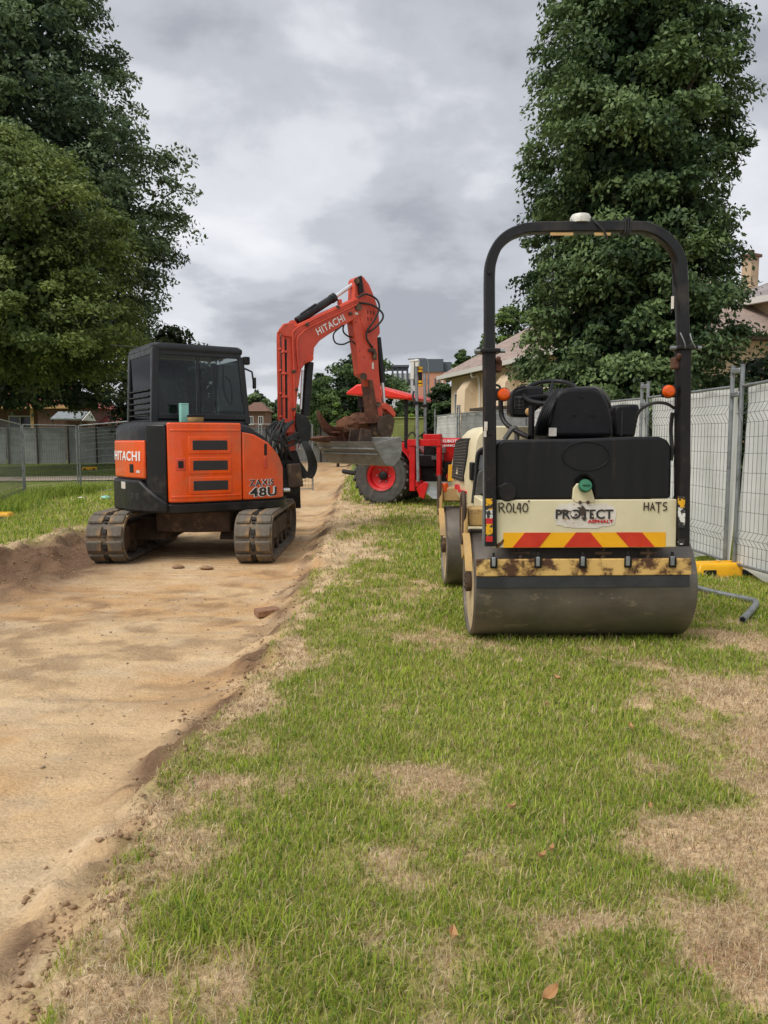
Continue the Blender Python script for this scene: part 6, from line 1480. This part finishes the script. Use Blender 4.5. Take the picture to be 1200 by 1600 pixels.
def side_poly(name, L, mat, parent, x=.592, th=.006):
    P_ = [side_pt(*z8(*p)) for p in L]; mb = K_(); o_ = .6 - x + .004
    for p in P_:
        if p.y > YF + .45: p.y = YF + .45 + (p.y - YF - .45) * .22; p.x = flank(p.y, p.z)
    mb.loft([[(p.x - o_ * .5, p.y, p.z) for p in P_], [(p.x + .03, p.y, p.z) for p in P_]]); return part(name, mb, mat, parent)
gr = side_poly('side_grille', [(392, 262), (430, 240), (490, 238), (478, 380), (448, 600), (358, 572), (362, 480), (378, 330)], 'mesh_dark', hood, .588)
gp_ = [side_pt(*z8(*p)) + Vector((-.009, 0, 0)) for p in ((392, 262), (490, 238), (448, 600), (358, 572))]
for k in range(1, 14):
    f = k / 14; a = gp_[0].lerp(gp_[3], f); b = gp_[1].lerp(gp_[2], min(1, f * 1.0)); mb = K_(); mb.tube([a, b], .004, 4); part('grille_bar', mb, 'seat_grey', gr)
side_poly('reflector', [(298, 500), (306, 455), (330, 458), (322, 580), (290, 572)], 'reflect_red', hood, .589)
side_poly('reflector', [(330, 458), (356, 460), (350, 592), (322, 580)], 'reflect_yellow', hood, .589)
side_poly('emblem', [(382, 622), (402, 624), (404, 668), (382, 664)], 'print_red', hood, .590); side_poly('emblem', [(408, 665), (458, 680), (457, 698), (408, 684)], 'print_red', hood, .590)
# cut-out with dark parts on the near side, fender and handle
part('service_opening', ppoly([z8(*p) for p in ((520, 780), (545, 560), (560, 380), (580, 345), (622, 330), (622, 780))], YH0 - .03, YH0 + .02), 'black_plastic', rol, .01)
part('opening_liner', ppoly([z8(*p) for p in ((572, 500), (588, 380), (622, 375), (622, 500))], YH0 - .036, YH0 - .028), 'galvanised', rol)
mb = K_(); mb.tube(smooth_curve([at(*z8(525, 780), YH0 - .05), at(*z8(548, 560), YH0 - .05), at(*z8(562, 385), YH0 - .05), at(*z8(590, 335), YH0 - .05), at(*z8(625, 322), YH0 - .05)], 5), .012, 8); part('edge_seal', mb, 'hose_rubber', rol)
part('hinge_block', prect(z8(508, 440), z8(545, 592), YH0 - .03, YH0 + .06), 'black_plastic', rol, .01)
part('inner_fender', ppoly([z8(*p) for p in ((530, 820), (560, 560), (580, 505), (622, 500), (622, 700), (575, 720), (560, 820))], YH0 - .06, YH0 - .035), 'seat_grey', rol, .01)
mb = K_(); c = at(*z8(292, 655), YF - .1); mb.lathe([(.035, 0), (.035, .06), (.025, .075), (.002, .08)], (c.x, c.y, c.z - .03), (0, 0, 1), 14); part('front_marker_lamp', mb, 'amber_lens', rol)
mb = K_(); mb.tube([(c.x, c.y, c.z - .03), (c.x, c.y, .84)], .012, 6); part('lamp_stalk', mb, 'black_steel', rol)
for xa_, xb_ in ((.66, .72), (1.74, 1.8)):
    mb = K_(); mb.b2((xa_, YR + .2, .5), (xb_, YF - .5, .86)); part('side_frame', mb, 'cream_paint', rol, .01)

# ================================================================== SMALL THINGS ON THE GROUND
c = gp(421, 957, ROADZ + .03); t = thing('paver', (c.x, c.y, gz(c.x, c.y) - .015), 'single broken clay paver lying on the dirt road', 'paver', .5)
mb = MB(); mb.loft([[(-.115, -.06, 0), (.10, -.065, 0), (.118, .055, 0), (-.11, .06, 0)], [(-.118, -.062, .05), (.09, -.067, .055), (.11, .05, .06), (-.112, .058, .055)]]); part('block', mb, 'paver', t, .006)
for i, (u, v, lab) in enumerate(((278, 888, 'long dark clod lying on the road behind the excavator'), (322, 890, 'dark clod on the road below the excavator centre'))):
    c = gp(u, v, ROADZ); t = tag(part('soil_clod', MB().loft(lump((0, 0, .02), (.08, .045, .022), 30 + i, 14, 9)), 'clod_soil', angle=18), lab, 'clod'); t.location = (c.x, c.y, gz(c.x, c.y))
for i, (u, v, lab) in enumerate(((985, 1141, 'dry brown leaf on the green grass below the roller drum'), (1015, 1266, 'curled dry leaf at the edge of the right bare patch'), (860, 1556, 'pale dry leaf on the grass near the bottom edge'), (846, 1346, 'small dry leaf left of the right bare patch'), (864, 1338, 'small yellow leaf right of its neighbour on the grass'), (870, 1064, 'small dry leaf below the middle of the drum'), (706, 1475, 'rust brown leaf among the straw near the bottom'), (800, 1268, 'tiny dry leaf in the thin grass at centre right'), (855, 1105, 'pale dry leaf high in the lush green patch'))):
    c = gp(u, v, .02); mb = MB(); r_ = random.Random(i); L_ = .019 * r_.uniform(.7, 1.3); W_ = L_ * .55
    rows = [[(L_ * x, W_ * w * s, .012 * abs(s) + .01 * x * x) for s in (-1, -.5, 0, .5, 1)] for x, w in ((-1, .1), (-.5, .8), (0, 1), (.5, .75), (1, .08))]
    mb.loft(rows, cap=False, closed=False); o = part('dry_leaf', mb, 'dead_leaf'); o.location = (c.x, c.y, gz(c.x, c.y) + .028); o.rotation_euler = (r_.uniform(-.4, .4), r_.uniform(-.4, .4), r_.uniform(0, 6)); tag(o, lab, 'leaf', 'dry leaves on the lawn')
c = gp(165, 785, -.05); mb = MB(); mb.loft(lump((0, 0, .03), (.10, .08, .04), 50, 8, 5)); o = part('plastic_scrap', mb, 'mint_box'); o.location = (c.x, c.y, gz(c.x, c.y) + .03); tag(o, 'crumpled pale green plastic scrap on the grass left of the excavator', 'litter')
c = gp(128, 780, -.05); mb = MB(); mb.loft(lump((0, 0, .02), (.09, .05, .03), 51, 8, 5)); o = part('paper_scrap', mb, 'sticker_white'); o.location = (c.x, c.y, gz(c.x, c.y) + .04); tag(o, 'white paper scrap on the grass below the leaning fence post', 'litter')
